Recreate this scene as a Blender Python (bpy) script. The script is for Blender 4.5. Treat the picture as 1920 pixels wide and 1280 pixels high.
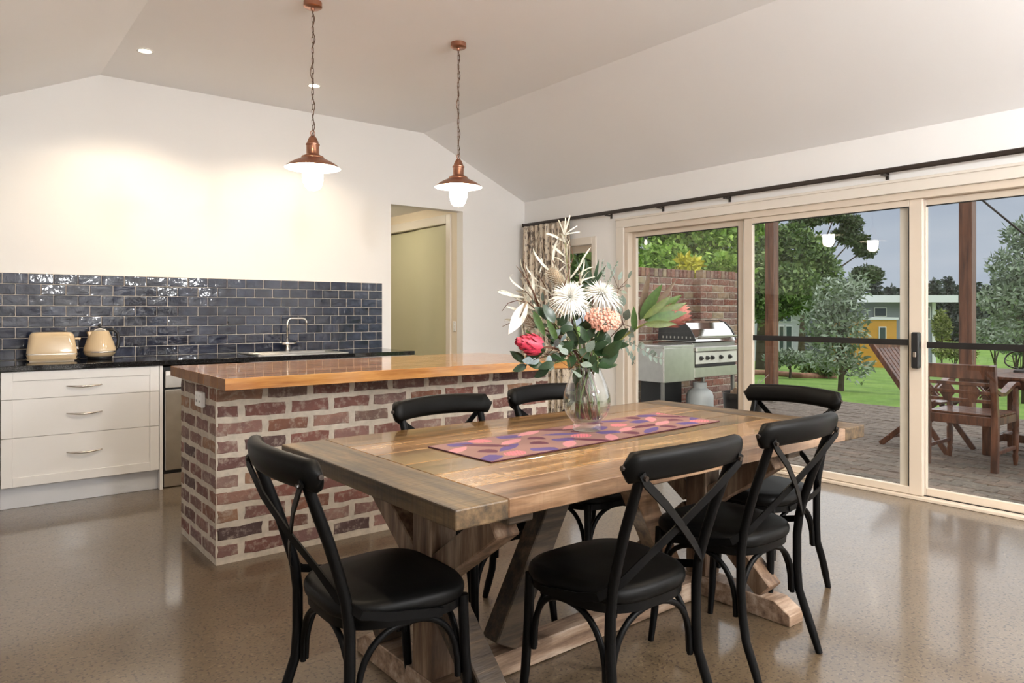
import bpy, bmesh, math, random
from mathutils import Vector, Matrix, noise as mnoise
random.seed(7)
PI=math.pi
sc=bpy.context.scene
COL=sc.collection
for o in list(bpy.data.objects): bpy.data.objects.remove(o)

# ---------------- camera ----------------
TH=math.radians(38.334); FPX=1343.2
cd=bpy.data.cameras.new('camera'); cam=bpy.data.objects.new('camera',cd); COL.objects.link(cam)
cd.sensor_width=36; cd.lens=FPX/1920*36; cd.shift_x=-1.6/1920; cd.shift_y=-54.1/1920
cd.clip_start=.05; cd.clip_end=500
cam.location=(0,0,1.2456); cam.rotation_euler=(PI/2,0,-TH)
sc.camera=cam
sc.view_settings.view_transform='Standard'; sc.view_settings.look='None'
sc.view_settings.exposure=0.45; sc.view_settings.gamma=1; sc.view_settings.use_curve_mapping=False

# ---------------- node helpers ----------------
def newmat(name):
    m=bpy.data.materials.new(name); m.use_nodes=True; nt=m.node_tree
    return m,nt,nt.nodes['Principled BSDF']
def nd(nt,typ,ins=None,**at):
    n=nt.nodes.new('ShaderNode'+typ)
    for k,v in at.items(): setattr(n,k,v)
    for k,v in (ins or {}).items():
        s=n.inputs[k]
        if isinstance(v,bpy.types.NodeSocket): nt.links.new(v,s)
        else: s.default_value=v
    return n
def c4(c): return (c[0],c[1],c[2],1)
def ramp(nt,fac,stops,interp='LINEAR'):
    n=nd(nt,'ValToRGB',{'Fac':fac}); r=n.color_ramp; r.interpolation=interp
    while len(r.elements)<len(stops): r.elements.new(.5)
    for e,(p,c) in zip(r.elements,stops): e.position=p; e.color=c4(c) if len(c)==3 else c
    return n.outputs['Color']
def mixc(nt,fac,a,b,blend='MIX'):
    n=nd(nt,'Mix',data_type='RGBA',blend_type=blend)
    for i,v in ((0,fac),(6,a),(7,b)):
        if isinstance(v,bpy.types.NodeSocket): nt.links.new(v,n.inputs[i])
        else: n.inputs[i].default_value=c4(v) if i>0 else v
    return n.outputs[2]
def math_(nt,op,a,b=0.0):
    n=nd(nt,'Math',operation=op)
    for i,v in ((0,a),(1,b)):
        if isinstance(v,bpy.types.NodeSocket): nt.links.new(v,n.inputs[i])
        else: n.inputs[i].default_value=v
    return n.outputs[0]
def coords(nt,kind='Object',scale=(1,1,1),rnd=0.0):
    tc=nd(nt,'TexCoord').outputs[kind]
    if rnd:
        r=nd(nt,'ObjectInfo').outputs['Random']
        off=nd(nt,'CombineXYZ',{0:math_(nt,'MULTIPLY',r,rnd),1:math_(nt,'MULTIPLY',r,rnd*.7),2:math_(nt,'MULTIPLY',r,rnd*.3)}).outputs[0]
        tc=nd(nt,'VectorMath',{0:tc,1:off},operation='ADD').outputs[0]
    return nd(nt,'Mapping',{'Vector':tc,'Scale':scale}).outputs[0]
def noise(nt,vec,scale,detail=3,rough=.5):
    return nd(nt,'TexNoise',{'Vector':vec,'Scale':scale,'Detail':detail,'Roughness':rough}).outputs['Fac']
def bump(nt,b,h,strength=.3,dist=.01):
    n=nd(nt,'Bump',{'Height':h,'Strength':strength,'Distance':dist}); nt.links.new(n.outputs[0],b.inputs['Normal'])
def simple(name,col,rough=.5,metal=0,var=0,coat=0,spec=.5,vscale=6):
    m,nt,b=newmat(name)
    b.inputs['Roughness'].default_value=rough; b.inputs['Metallic'].default_value=metal
    b.inputs['Coat Weight'].default_value=coat; b.inputs['Coat Roughness'].default_value=.05
    b.inputs['Specular IOR Level'].default_value=spec
    if var:
        f=noise(nt,coords(nt,rnd=9),vscale,4)
        c=ramp(nt,f,[(.3,[x*(1-var) for x in col]),(.7,[min(1,x*(1+var)) for x in col])])
        nt.links.new(c,b.inputs['Base Color'])
    else: b.inputs['Base Color'].default_value=c4(col)
    return m
def emit(name,col,st):
    m,nt,b=newmat(name); b.inputs['Base Color'].default_value=c4(col)
    b.inputs['Emission Color'].default_value=c4(col); b.inputs['Emission Strength'].default_value=st
    return m

# ---------------- world: dull overcast sky ----------------
w=bpy.data.worlds.new('sky'); sc.world=w; w.use_nodes=True; nt=w.node_tree
bg=nt.nodes['Background']
v=nd(nt,'Mapping',{'Vector':nd(nt,'TexCoord').outputs['Generated'],'Scale':(1.2,1.2,5)}).outputs[0]
f=noise(nt,v,2.2,4,.5)
c=ramp(nt,f,[(.3,(.44,.52,.66)),(.5,(.58,.65,.76)),(.72,(.74,.78,.86))])
nt.links.new(c,bg.inputs['Color']); bg.inputs['Strength'].default_value=.60
sl=bpy.data.lights.new('overcast_sun','SUN'); sl.energy=2.6; sl.angle=math.radians(150); sl.color=(1,.98,.95)
so=bpy.data.objects.new('overcast_sun',sl); COL.objects.link(so); so.rotation_euler=(math.radians(12),math.radians(18),0); so.location=(12,3,12)

# ---------------- mesh helpers ----------------
def BM(): return bmesh.new()
def box(bm,x0,x1,y0,y1,z0,z1,bev=0,seg=1):
    b2=bmesh.new() if bev else bm
    vs=[b2.verts.new((x,y,z)) for x in (x0,x1) for y in (y0,y1) for z in (z0,z1)]
    for f in ((0,1,3,2),(4,6,7,5),(0,4,5,1),(2,3,7,6),(0,2,6,4),(1,5,7,3)): b2.faces.new([vs[i] for i in f])
    if bev:
        bmesh.ops.bevel(b2,geom=b2.edges[:],offset=bev,segments=seg,affect='EDGES',profile=.5)
        merge(bm,b2)
    return bm
def merge(bm,b2,M=None):
    mp={}
    for v in b2.verts: mp[v]=bm.verts.new(M@v.co if M else v.co)
    for f in b2.faces:
        try:
            nf=bm.faces.new([mp[v] for v in f.verts]); nf.material_index=f.material_index; nf.smooth=f.smooth
        except ValueError: pass
    b2.free()
def frames(pts):
    pts=[Vector(p) for p in pts]; n=len(pts); T=[]
    for i in range(n):
        t=(pts[min(i+1,n-1)]-pts[max(i-1,0)]); T.append(t.normalized() if t.length>1e-9 else Vector((0,0,1)))
    up=Vector((0,0,1)) if abs(T[0].z)<.9 else Vector((1,0,0))
    N=[(up-T[0]*up.dot(T[0])).normalized()]
    for i in range(1,n):
        q=N[-1]-T[i]*N[-1].dot(T[i]); N.append(q.normalized() if q.length>1e-6 else N[-1])
    return pts,T,N
def tube(bm,pts,r,n=8,cap=True,sx=1.0,closed=False):
    pts,T,N=frames(pts); rings=[]
    for i,p in enumerate(pts):
        rr=r[i] if isinstance(r,(list,tuple)) else r; B=T[i].cross(N[i])
        rings.append([bm.verts.new(p+(N[i]*math.cos(2*PI*k/n)+B*math.sin(2*PI*k/n)*sx)*rr) for k in range(n)])
    m=len(rings)
    for i in range(m if closed else m-1):
        a=rings[i]; b=rings[(i+1)%m]
        for k in range(n):
            bm.faces.new((a[k],a[(k+1)%n],b[(k+1)%n],b[k]))
    if cap and not closed:
        bm.faces.new(rings[0][::-1]); bm.faces.new(rings[-1])
    return bm
def lathe(bm,prof,n=28,c=(0,0,0)):
    rings=[]
    for r,z in prof:
        if r<1e-5: rings.append([bm.verts.new((c[0],c[1],c[2]+z))])
        else: rings.append([bm.verts.new((c[0]+r*math.cos(2*PI*k/n),c[1]+r*math.sin(2*PI*k/n),c[2]+z)) for k in range(n)])
    for a,b in zip(rings,rings[1:]):
        for k in range(n):
            k2=(k+1)%n
            if len(a)==1 and len(b)==1: continue
            if len(a)==1: bm.faces.new((a[0],b[k2],b[k]))
            elif len(b)==1: bm.faces.new((a[k],a[k2],b[0]))
            else: bm.faces.new((a[k],a[k2],b[k2],b[k]))
    return bm
def strap(bm,pts,nrm,w,t):
    """flat band along pts; nrm = list of outward normals"""
    pts,T,_=frames(pts); R=[]
    for p,tt,n in zip(pts,T,nrm):
        n=Vector(n); n=(n-tt*n.dot(tt)).normalized(); b=tt.cross(n)
        R.append([bm.verts.new(p+b*(sw*w/2)+n*(st*t/2)) for sw,st in ((-1,-1),(1,-1),(1,1),(-1,1))])
    for a,b in zip(R,R[1:]):
        for k in range(4): bm.faces.new((a[k],a[(k+1)%4],b[(k+1)%4],b[k]))
    bm.faces.new(R[0][::-1]); bm.faces.new(R[-1]); return bm
def prism(bm,poly,axis,a,b,bev=0):
    """poly: 2d points; extruded along axis (0,1,2) from a to b"""
    b2=bmesh.new()
    def P(q,t):
        l=list(q); l.insert(axis,t); return b2.verts.new(l)
    A=[P(q,a) for q in poly]; B=[P(q,b) for q in poly]; n=len(poly)
    b2.faces.new(A); b2.faces.new(B[::-1])
    for i in range(n): b2.faces.new((A[i],B[i],B[(i+1)%n],A[(i+1)%n]))
    if bev: bmesh.ops.bevel(b2,geom=b2.edges[:],offset=bev,segments=1,affect='EDGES')
    merge(bm,b2); return bm
def beam(bm,p,q,w,h,side=(0,1,0),bev=.004):
    """square timber from p to q; w along side, h across"""
    p=Vector(p);q=Vector(q);t=(q-p); L=t.length; t.normalize(); s=Vector(side); s=(s-t*s.dot(t)).normalized(); u=t.cross(s)
    M=Matrix(((t.x,s.x,u.x,p.x),(t.y,s.y,u.y,p.y),(t.z,s.z,u.z,p.z),(0,0,0,1)))
    b2=BM(); box(b2,0,L,-w/2,w/2,-h/2,h/2,bev); merge(bm,b2,M); return bm
def mesh(name,bm,mats,smooth=False,autos=None):
    bmesh.ops.recalc_face_normals(bm,faces=bm.faces[:])
    me=bpy.data.meshes.new(name); bm.to_mesh(me); bm.free()
    for m in (mats if isinstance(mats,(list,tuple)) else [mats]): me.materials.append(m)
    if smooth:
        for p in me.polygons: p.use_smooth=True
        if autos is not None:
            try: me.set_sharp_from_angle(angle=math.radians(autos))
            except Exception: pass
    return me
def link(name,me,parent=None,loc=(0,0,0),rz=0):
    o=bpy.data.objects.new(name,me); COL.objects.link(o); o.location=loc; o.rotation_euler=(0,0,rz)
    if parent: o.parent=parent
    return o
def obj(name,bm,mats,parent=None,smooth=False,loc=(0,0,0),rz=0,autos=None):
    return link(name,mesh(name,bm,mats,smooth,autos),parent,loc,rz)
def tag(o,label,cat,group=None,kind=None):
    o['label']=label
    if cat: o['category']=cat
    if group: o['group']=group
    if kind: o['kind']=kind
    return o
def thing(name,label,cat,loc=(0,0,0),rz=0,group=None,kind=None):
    o=link(name,None,None,loc,rz); o.empty_display_size=.1; return tag(o,label,cat,group,kind)
def struct(name,bm,mats,label,cat,smooth=False):
    return tag(obj(name,bm,mats,smooth=smooth),label,cat,kind='structure')
def dup(root,loc,rz=0,label=None):
    r=root.copy(); COL.objects.link(r); r.location=loc; r.rotation_euler=(0,0,rz)
    if label: r['label']=label
    for ch in list(root.children):
        c=ch.copy(); COL.objects.link(c); c.parent=r
        for g in ch.children:
            d=g.copy(); COL.objects.link(d); d.parent=c
    return r
def area(name,loc,size,power,col,rot=(0,0,0)):
    l=bpy.data.lights.new(name,'AREA'); l.size=size; l.energy=power; l.color=col
    o=bpy.data.objects.new(name,l); COL.objects.link(o); o.location=loc; o.rotation_euler=rot; return o

# ---------------- materials ----------------
M={}
def wall_mat(name,col):
    m,nt,b=newmat(name); v=coords(nt)
    nt.links.new(ramp(nt,noise(nt,v,1.5,3),[(.3,[x*.985 for x in col]),(.7,col)]),b.inputs['Base Color'])
    b.inputs['Roughness'].default_value=.55; bump(nt,b,noise(nt,v,180,2),.04,.002); return m
M['wall']=wall_mat('white wall paint',(.86,.845,.825))
M['ceiling']=wall_mat('ceiling paint',(.91,.90,.90))
M['hall']=wall_mat('hall wall paint',(.80,.70,.56))
M['trim']=simple('cream gloss trim',(.76,.70,.62),.3)
M['alu']=simple('cream powder coated frame',(.66,.565,.46),.35)
M['cab']=simple('white cabinet paint',(.80,.78,.755),.28,coat=.2)
M['kick']=simple('kickboard',(.62,.63,.66),.3)
M['sage']=simple('sage sliding door',(.60,.58,.40),.35)
M['steel']=simple('brushed stainless',(.62,.60,.56),.28,1,var=.06,vscale=14)
M['chrome']=simple('chrome',(.86,.84,.80),.06,1)
M['nickel']=simple('satin nickel',(.55,.51,.46),.25,1)
M['black_plastic']=simple('black plastic',(.012,.012,.013),.3)
M['enamel']=simple('cream enamel',(.62,.47,.29),.12,coat=.8)
M['chair_metal']=simple('black chair metal',(.0022,.0022,.0024),.42,var=.2,spec=.12)
M['leather']=simple('black leather',(.0022,.0021,.0020),.45,var=.2,spec=.12)
M['copper']=simple('brushed copper',(.46,.235,.16),.28,1,var=.12,vscale=20)
M['bronze']=simple('dark bronze chain',(.16,.10,.07),.35,1)
M['bulb']=emit('lit frosted jar',(1,.89,.72),60)
M['shade_white']=simple('white enamel',(.92,.91,.88),.25)
M['rod']=simple('dark bronze rod',(.022,.014,.010),.35,var=.2)
M['strip']=simple('black strip',(.008,.007,.007),.4)
M['plate']=simple('white plastic plate',(.82,.81,.78),.35)
M['gap']=simple('dark recess',(.01,.01,.01),.6)
# polished concrete
m,nt,b=newmat('polished concrete'); v=coords(nt)
big=noise(nt,v,1.1,5,.6); fine=noise(nt,v,60,2,.6); mid=noise(nt,v,14,4,.6)
c0=ramp(nt,big,[(.3,(.076,.050,.026)),(.55,(.103,.071,.040)),(.75,(.135,.098,.060))])
c1=mixc(nt,ramp(nt,mid,[(.35,(0,0,0)),(.7,(.35,.35,.35))]),c0,(.15,.112,.072))
vor=nd(nt,'TexVoronoi',{'Vector':v,'Scale':120}); 
sp=ramp(nt,noise(nt,v,78,1,.5),[(.57,(0,0,0)),(.63,(.9,.9,.9))])
c2=mixc(nt,sp,c1,(.035,.022,.012))
sp2=ramp(nt,fine,[(.60,(0,0,0)),(.68,(.5,.5,.5))])
c3=mixc(nt,sp2,c2,(.21,.158,.102))
nt.links.new(c3,b.inputs['Base Color'])
nt.links.new(math_(nt,'ADD',math_(nt,'MULTIPLY',mid,.2),.28),b.inputs['Roughness'])
b.inputs['Specular IOR Level'].default_value=.5; b.inputs['Coat Weight'].default_value=.62; b.inputs['Coat IOR'].default_value=1.55; b.inputs['Coat Roughness'].default_value=.11
bump(nt,b,noise(nt,v,5,3),.06,.01); M['floor']=m
# black granite
m,nt,b=newmat('black granite'); v=coords(nt)
nt.links.new(ramp(nt,noise(nt,v,260,2),[(.45,(.006,.006,.007)),(.75,(.03,.03,.032))]),b.inputs['Base Color'])
b.inputs['Roughness'].default_value=.06; M['granite']=m
# glazed tile
m,nt,b=newmat('navy glazed tile'); v=coords(nt,rnd=40); r=nd(nt,'ObjectInfo').outputs['Random']
a=ramp(nt,noise(nt,v,9,4,.6),[(.3,(.008,.012,.026)),(.55,(.018,.026,.054)),(.8,(.042,.055,.092))])
nt.links.new(mixc(nt,math_(nt,'MULTIPLY',r,.5),a,(.010,.011,.016)),b.inputs['Base Color'])
b.inputs['Roughness'].default_value=.07; bump(nt,b,noise(nt,v,13,3,.5),.28,.016); M['tile']=m
M['grout']=simple('grout',(.58,.52,.47),.8)
# brick
def brickmat(name,stops,dust):
    m,nt,b=newmat(name); v=coords(nt,rnd=60); r=nd(nt,'ObjectInfo').outputs['Random']
    base=ramp(nt,r,stops)
    n1=noise(nt,v,28,5,.65); n2=noise(nt,v,9,4,.6)
    c=mixc(nt,ramp(nt,n2,[(.35,(0,0,0)),(.75,(.5,.5,.5))]),base,(.045,.026,.024))
    c=mixc(nt,ramp(nt,n1,[(.50,(0,0,0)),(.72,(dust,dust,dust))]),c,(.40,.33,.27))
    nt.links.new(c,b.inputs['Base Color']); b.inputs['Roughness'].default_value=.85
    bump(nt,b,n1,.6,.006); return m
M['brick']=brickmat('old recycled brick',[(0,(.16,.075,.06)),(.12,(.24,.09,.065)),(.25,(.085,.048,.045)),(.38,(.27,.14,.11)),(.5,(.19,.10,.09)),(.6,(.25,.15,.12)),(.7,(.32,.13,.07)),(.8,(.06,.038,.038)),(.9,(.23,.14,.105)),(1,(.36,.18,.085))],.85)
M['brick_out']=brickmat('garden wall brick',[(0,(.22,.075,.045)),(.2,(.30,.11,.065)),(.35,(.16,.075,.06)),(.5,(.33,.15,.10)),(.65,(.25,.15,.12)),(.78,(.37,.20,.12)),(.9,(.42,.33,.20)),(1,(.20,.07,.05))],.85)
M['mortar']=simple('mortar',(.50,.435,.355),.95,var=.14,vscale=30)
M['paver']=brickmat('worn clay paver',[(0,(.15,.115,.088)),(.3,(.19,.14,.105)),(.5,(.17,.148,.118)),(.7,(.225,.165,.125)),(.85,(.135,.12,.095)),(1,(.24,.195,.155))],.45)
# wood
def wood(name,dark,mid,light,rough=.4,stretch=(1.5,16,16),coat=0,bumpv=.15,saw=0,rnd=30,tintspread=0,sawdir=(60,3,3)):
    m,nt,b=newmat(name); v=coords(nt,scale=stretch,rnd=rnd)
    g=noise(nt,v,1.6,6,.62); fine=noise(nt,v,7,3,.6)
    c=ramp(nt,g,[(.36,dark),(.5,mid),(.66,light)])
    c=mixc(nt,ramp(nt,fine,[(.5,(0,0,0)),(.75,(.45,.45,.45))]),c,dark)
    if tintspread:
        r=nd(nt,'ObjectInfo').outputs['Random']
        hs=nd(nt,'HueSaturation',{'Saturation':math_(nt,'ADD',math_(nt,'MULTIPLY',r,-.3),1.1),'Value':math_(nt,'ADD',math_(nt,'MULTIPLY',r,tintspread),1-tintspread/2),'Color':c}); c=hs.outputs[0]
    h=fine
    if saw:
        v2=coords(nt,scale=sawdir,rnd=rnd); s=noise(nt,v2,1,2)
        c=mixc(nt,ramp(nt,s,[(.55,(0,0,0)),(.7,(saw,saw,saw))]),c,dark); h=s
    nt.links.new(c,b.inputs['Base Color']); b.inputs['Roughness'].default_value=rough
    b.inputs['Coat Weight'].default_value=coat; b.inputs['Coat Roughness'].default_value=.05
    if bumpv: bump(nt,b,h,bumpv,.004)
    return m
M['bench']=wood('honey hardwood',(.30,.115,.025),(.46,.20,.05),(.58,.30,.09),.14,(1.2,14,14),.6,.0,tintspread=.35)
M['bench_end']=wood('honey hardwood end grain',(.17,.072,.022),(.24,.105,.036),(.30,.14,.05),.6,(6,6,6),0,0,tintspread=.2)
M['tbl_end']=wood('dark weathered mango wood',(.024,.014,.006),(.080,.048,.020),(.155,.098,.045),.5,(16,1.5,16),0,.3,saw=.55,sawdir=(3,70,3))
M['tbl_pale']=wood('pale worn mango wood',(.12,.058,.02),(.27,.145,.058),(.45,.28,.135),.24,(1.5,16,16),.35,.2,saw=.45)
M['tbl_mid']=wood('honey mango wood',(.055,.029,.009),(.145,.080,.027),(.25,.145,.055),.25,(1.5,16,16),.3,.2,saw=.25)
M['tbl_rose']=wood('rosy weathered mango wood',(.08,.040,.018),(.18,.098,.050),(.30,.19,.115),.28,(1.5,16,16),.2,.25,saw=.2)
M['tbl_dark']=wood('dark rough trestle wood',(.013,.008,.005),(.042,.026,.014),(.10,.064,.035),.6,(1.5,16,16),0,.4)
M['tbl_leg']=wood('limed trestle wood',(.055,.028,.014),(.14,.080,.044),(.27,.19,.13),.5,(14,14,1.6),0,.3)
M['tbl_foot']=wood('limed foot wood',(.12,.068,.04),(.27,.18,.12),(.43,.33,.25),.5,(1.6,14,14),0,.3)
M['teak']=wood('reddish outdoor teak',(.055,.020,.011),(.135,.050,.025),(.22,.09,.045),.4,(14,14,2),.2,.15)
M['post']=wood('stained timber post',(.075,.028,.015),(.17,.065,.03),(.24,.10,.05),.5,(14,14,1.2),0,.2)
# clear thin glass: transparent + mirror by fresnel
def glassmat(name,tint,ior=1.45,rough=0,pw=5.0):
    m=bpy.data.materials.new(name); m.use_nodes=True; nt=m.node_tree; nt.nodes.remove(nt.nodes['Principled BSDF'])
    f0=((ior-1)/(ior+1))**2; fc=nd(nt,'LayerWeight',{'Blend':.5}).outputs['Facing']
    fr=math_(nt,'ADD',math_(nt,'MULTIPLY',math_(nt,'POWER',fc,pw),.7),f0)
    t=nd(nt,'BsdfTransparent',{'Color':c4(tint)}).outputs[0]; g=nd(nt,'BsdfGlossy',{'Roughness':rough,'Color':(1,1,1,1)}).outputs[0]
    mx=nd(nt,'MixShader',{0:fr,1:t,2:g}).outputs[0]; nt.links.new(mx,nt.nodes['Material Output'].inputs[0]); return m
M['glass']=glassmat('window glass',(.985,.99,.985),1.36)

# ---------------- room shell ----------------
XR=5.066; YW=6.193; YS=6.134; ZF=3.045; ZR=2.474; XF=3.755; XLF=.912; XLW=-.42; XL=-2.4; YB=-3.0
XO0=3.355; XO1=4.232; ZO=2.30; YH=9.2
bm=BM(); box(bm,XL-.2,XR+.03,YB-.2,YH,-.15,0); struct('floor',bm,M['floor'],'polished concrete floor with fine aggregate speckle','floor')
# ceiling profile (coved): extruded along Y
bm=BM(); prof=[(XL,ZR-.03),(XLW,ZR-.03),(XLF,ZF),(XF,ZF),(XR,ZR),(XR+.25,ZR-.1),(XR+.25,ZF+.3),(XL,ZF+.3)]
prism(bm,[(x,z) for x,z in prof],1,YB-.2,YW+.001); struct('ceiling',bm,M['ceiling'],'pale coved ceiling with sloping sides and flat middle','ceiling')
# back wall
bm=BM(); box(bm,XL-.2,XO0+.03,YW,YW+.11,0,ZF+.05); box(bm,XO0+.03,XO1,YW,YW+.11,ZO,ZF+.05); box(bm,XO1,XR+.25,YW,YW+.11,0,ZF+.05)
struct('wall_back',bm,M['wall'],'white plaster end wall with hallway opening','wall')
bm=BM(); box(bm,XL-.2,XO0,YS,YW,0,2.396); struct('wall_kitchen',bm,M['wall'],'thicker white lower wall behind the kitchen bench','wall')
# hallway behind opening
bm=BM(); box(bm,XO1,XO1+.1,YW+.11,6.42,0,2.6); box(bm,XO1,XO1+.1,6.42,8.4,2.24,2.6); box(bm,XO1,XO1+.1,8.4,YH,0,2.6)
struct('wall_hall',bm,M['hall'],'cream hallway side wall around the sage cupboard','wall')
bm=BM(); box(bm,XL,XO1+.9,YH,YH+.1,0,2.6); box(bm,2.3,2.4,YW+.11,YH,0,2.6); box(bm,XO1+.7,XO1+.8,YW+.11,YH,0,2.6)
struct('wall_hall_end',bm,M['hall'],'cream end wall of the hallway','wall')
bm=BM(); box(bm,2.3,XO1+.8,YW+.11,YH,2.40,2.6); struct('ceiling_hall',bm,M['ceiling'],'white hallway ceiling','ceiling')
t=thing('door_3','two sage green sliding cupboard doors in the hallway','cupboard door',(XO1,6.5,0),kind='structure')
for y0,y1,x in ((0.0,.70,.03),(.69,1.9,.055)):
    b2=BM(); box(b2,x,x+.022,y0,y1,.02,2.20,.002); obj('door_panel',b2,M['sage'],t)
b2=BM(); box(b2,-.018,.05,-.09,-.005,0,2.30,.004); obj('architrave',b2,M['trim'],t)
b2=BM(); box(b2,-.018,.05,-.005,1.9,2.205,2.30,.004); obj('architrave',b2,M['trim'],t)
t=thing('light_switch','small white switch plate on the hallway wall beside the cupboard','switch',(XO1-.001,6.345,1.10))
b2=BM(); box(b2,-.010,-.001,-.028,.028,-.055,.055,.003); obj('plate',b2,M['plate'],t)
for dz in (-.02,.02):
    b2=BM(); box(b2,-.014,-.009,-.009,.009,dz-.007,dz+.007,.001); obj('rocker',b2,M['plate'],t)
# left + rear walls (behind / beside the camera)
bm=BM(); box(bm,XL-.2,XL,YB-.2,YW,0,ZF); struct('wall_left',bm,M['wall'],'white plaster wall on the kitchen side','wall')
bm=BM(); box(bm,XL-.2,XR+.25,YB-.2,YB,0,ZF+.2); struct('wall_rear',bm,M['wall'],'white plaster wall behind the dining area','wall')
# right wall with door and window openings
DY0,DY1,DZ=.86,4.70,2.055; WY0,WY1,WZ0,WZ1=5.12,6.02,.95,1.93
bm=BM(); T=.2
box(bm,XR,XR+T,YB-.2,DY0,0,ZR+.05); box(bm,XR,XR+T,DY0,DY1,DZ,ZR+.05); box(bm,XR,XR+T,DY1,WY0,0,ZR+.05)
box(bm,XR,XR+T,WY0,WY1,0,WZ0); box(bm,XR,XR+T,WY0,WY1,WZ1,ZR+.05); box(bm,XR,XR+T,WY1,YW+.1,0,ZR+.05)
struct('wall_right',bm,M['wall'],'white wall holding the glass sliding doors','wall')
# sliding door
t=thing('door_1','cream framed glass sliding doors opening to the patio','sliding door',(XR,0,0),kind='structure')
def part(name,parent,m,*boxes,bev=.003,smooth=False):
    b2=BM()
    for q in boxes: box(b2,*q,bev)
    return obj(name,b2,m,parent,smooth)
part('architrave',t,M['trim'],(-.02,0,DY1-.01,DY1+.085,0,DZ+.085)); part('architrave',t,M['trim'],(-.022,0,DY0-.085,DY1+.085,DZ,DZ+.09))
part('architrave',t,M['trim'],(-.02,0,DY0-.085,DY0+.01,0,DZ+.085)); 
part('moulding',t,M['trim'],(-.034,-.02,DY0-.09,DY1+.09,DZ+.07,DZ+.09))
part('frame_head',t,M['alu'],(0,.15,DY0,DY1,DZ-.05,DZ)); part('frame_jamb',t,M['alu'],(0,.15,DY1-.05,DY1,0,DZ-.05)); part('frame_jamb',t,M['alu'],(0,.15,DY0,DY0+.05,0,DZ-.05))
part('sill',t,M['alu'],(-.012,.16,DY0,DY1,0,.022)); part('track',t,M['gap'],(.048,.054,DY0+.05,DY1-.05,.022,.028)); part('track',t,M['gap'],(.094,.10,DY0+.05,DY1-.05,.022,.028))
def dpanel(x,y0,y1,sl,sr,strip,handle=False,z1=DZ-.05):
    """y0 = right (near) edge, y1 = far edge"""
    fr=part('door_panel',t,M['alu'],(x,x+.035,y0,y0+sr,.025,z1),(x,x+.035,y1-sl,y1,.025,z1),(x,x+.035,y0+sr,y1-sl,z1-.045,z1),(x,x+.035,y0+sr,y1-sl,.025,.075))
    gm=part('glass_pane',fr,M['glass'],(x+.015,x+.019,y0+sr-.005,y1-sl+.005,.07,z1-.04),bev=0)
    part('seal',fr,M['gap'],(x-.001,x+.012,y0+sr,y0+sr+.006,.08,z1-.05),(x-.001,x+.012,y0+sr,y1-sl,z1-.051,z1-.045),bev=0)
    if strip: part('safety_strip',fr,M['strip'],(x+.008,x+.014,y0+sr,y1-sl,strip-.02,strip+.02),bev=.001)
    if handle:
        h=part('handle',fr,M['black_plastic'],(x-.045,x,y0+.005,y0+.055,.875,1.115),bev=.008)
        part('lock',h,M['nickel'],(x-.05,x-.044,y0+.02,y0+.04,.95,.985),bev=.002)
    return fr
dpanel(.065,3.44,4.65,.045,.05,None)
dpanel(.018,2.045,3.40,.075,.085,1.045,True)
dpanel(.065,.91,2.10,.06,.06,1.03)
part('interlock',t,M['trim'],(.055,.063,2.135,2.205,.03,2.0))
# small window by the curtain
t=thing('window_1','narrow cream window between curtain and sliding doors','window',(XR,0,0),kind='structure')
part('architrave',t,M['trim'],(-.02,0,WY0-.06,WY0+.0,WZ0-.06,WZ1+.075)); part('architrave',t,M['trim'],(-.02,0,WY1,WY1+.06,WZ0-.06,WZ1+.075)); part('architrave',t,M['trim'],(-.02,0,WY0,WY1,WZ1,WZ1+.075))
part('window_sill',t,M['trim'],(-.04,.12,WY0-.06,WY1+.06,WZ0-.03,WZ0))
fr=part('window_frame',t,M['alu'],(.05,.09,WY0,WY0+.03,WZ0,WZ1),(.05,.09,WY1-.04,WY1,WZ0,WZ1),(.05,.09,WY0+.03,WY1-.04,WZ1-.07,WZ1),(.05,.09,WY0+.03,WY1-.04,WZ0,WZ0+.04))
part('glass_pane',fr,M['glass'],(.068,.072,WY0+.025,WY1-.035,WZ0+.03,WZ1-.06),bev=0)
# baseboard right of opening
bm=BM(); box(bm,XO1+.002,XR,YW-.014,YW,0,.09,.003); struct('baseboard_back',bm,M['trim'],'cream skirting board under the white end wall','skirting')
# curtain rod
t=thing('curtain_rod','long dark bronze curtain rod above the sliding doors','curtain rod',(XR-.075,0,2.205))
b2=BM(); box(b2,-.012,.012,.55,6.12,-.017,.017,.006); obj('rail',b2,M['rod'],t)
for y in (5.95,4.86,4.22,3.52,2.26,1.0):
    b2=BM(); box(b2,-.01,.075,y-.012,y+.012,-.028,-.016,.002); box(b2,.066,.075,y-.012,y+.012,-.05,.0,.002); obj('bracket',b2,M['rod'],t)
b2=BM(); box(b2,-.016,.016,6.12,6.135,-.021,.021,.004); obj('end_cap',b2,M['rod'],t)
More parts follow.
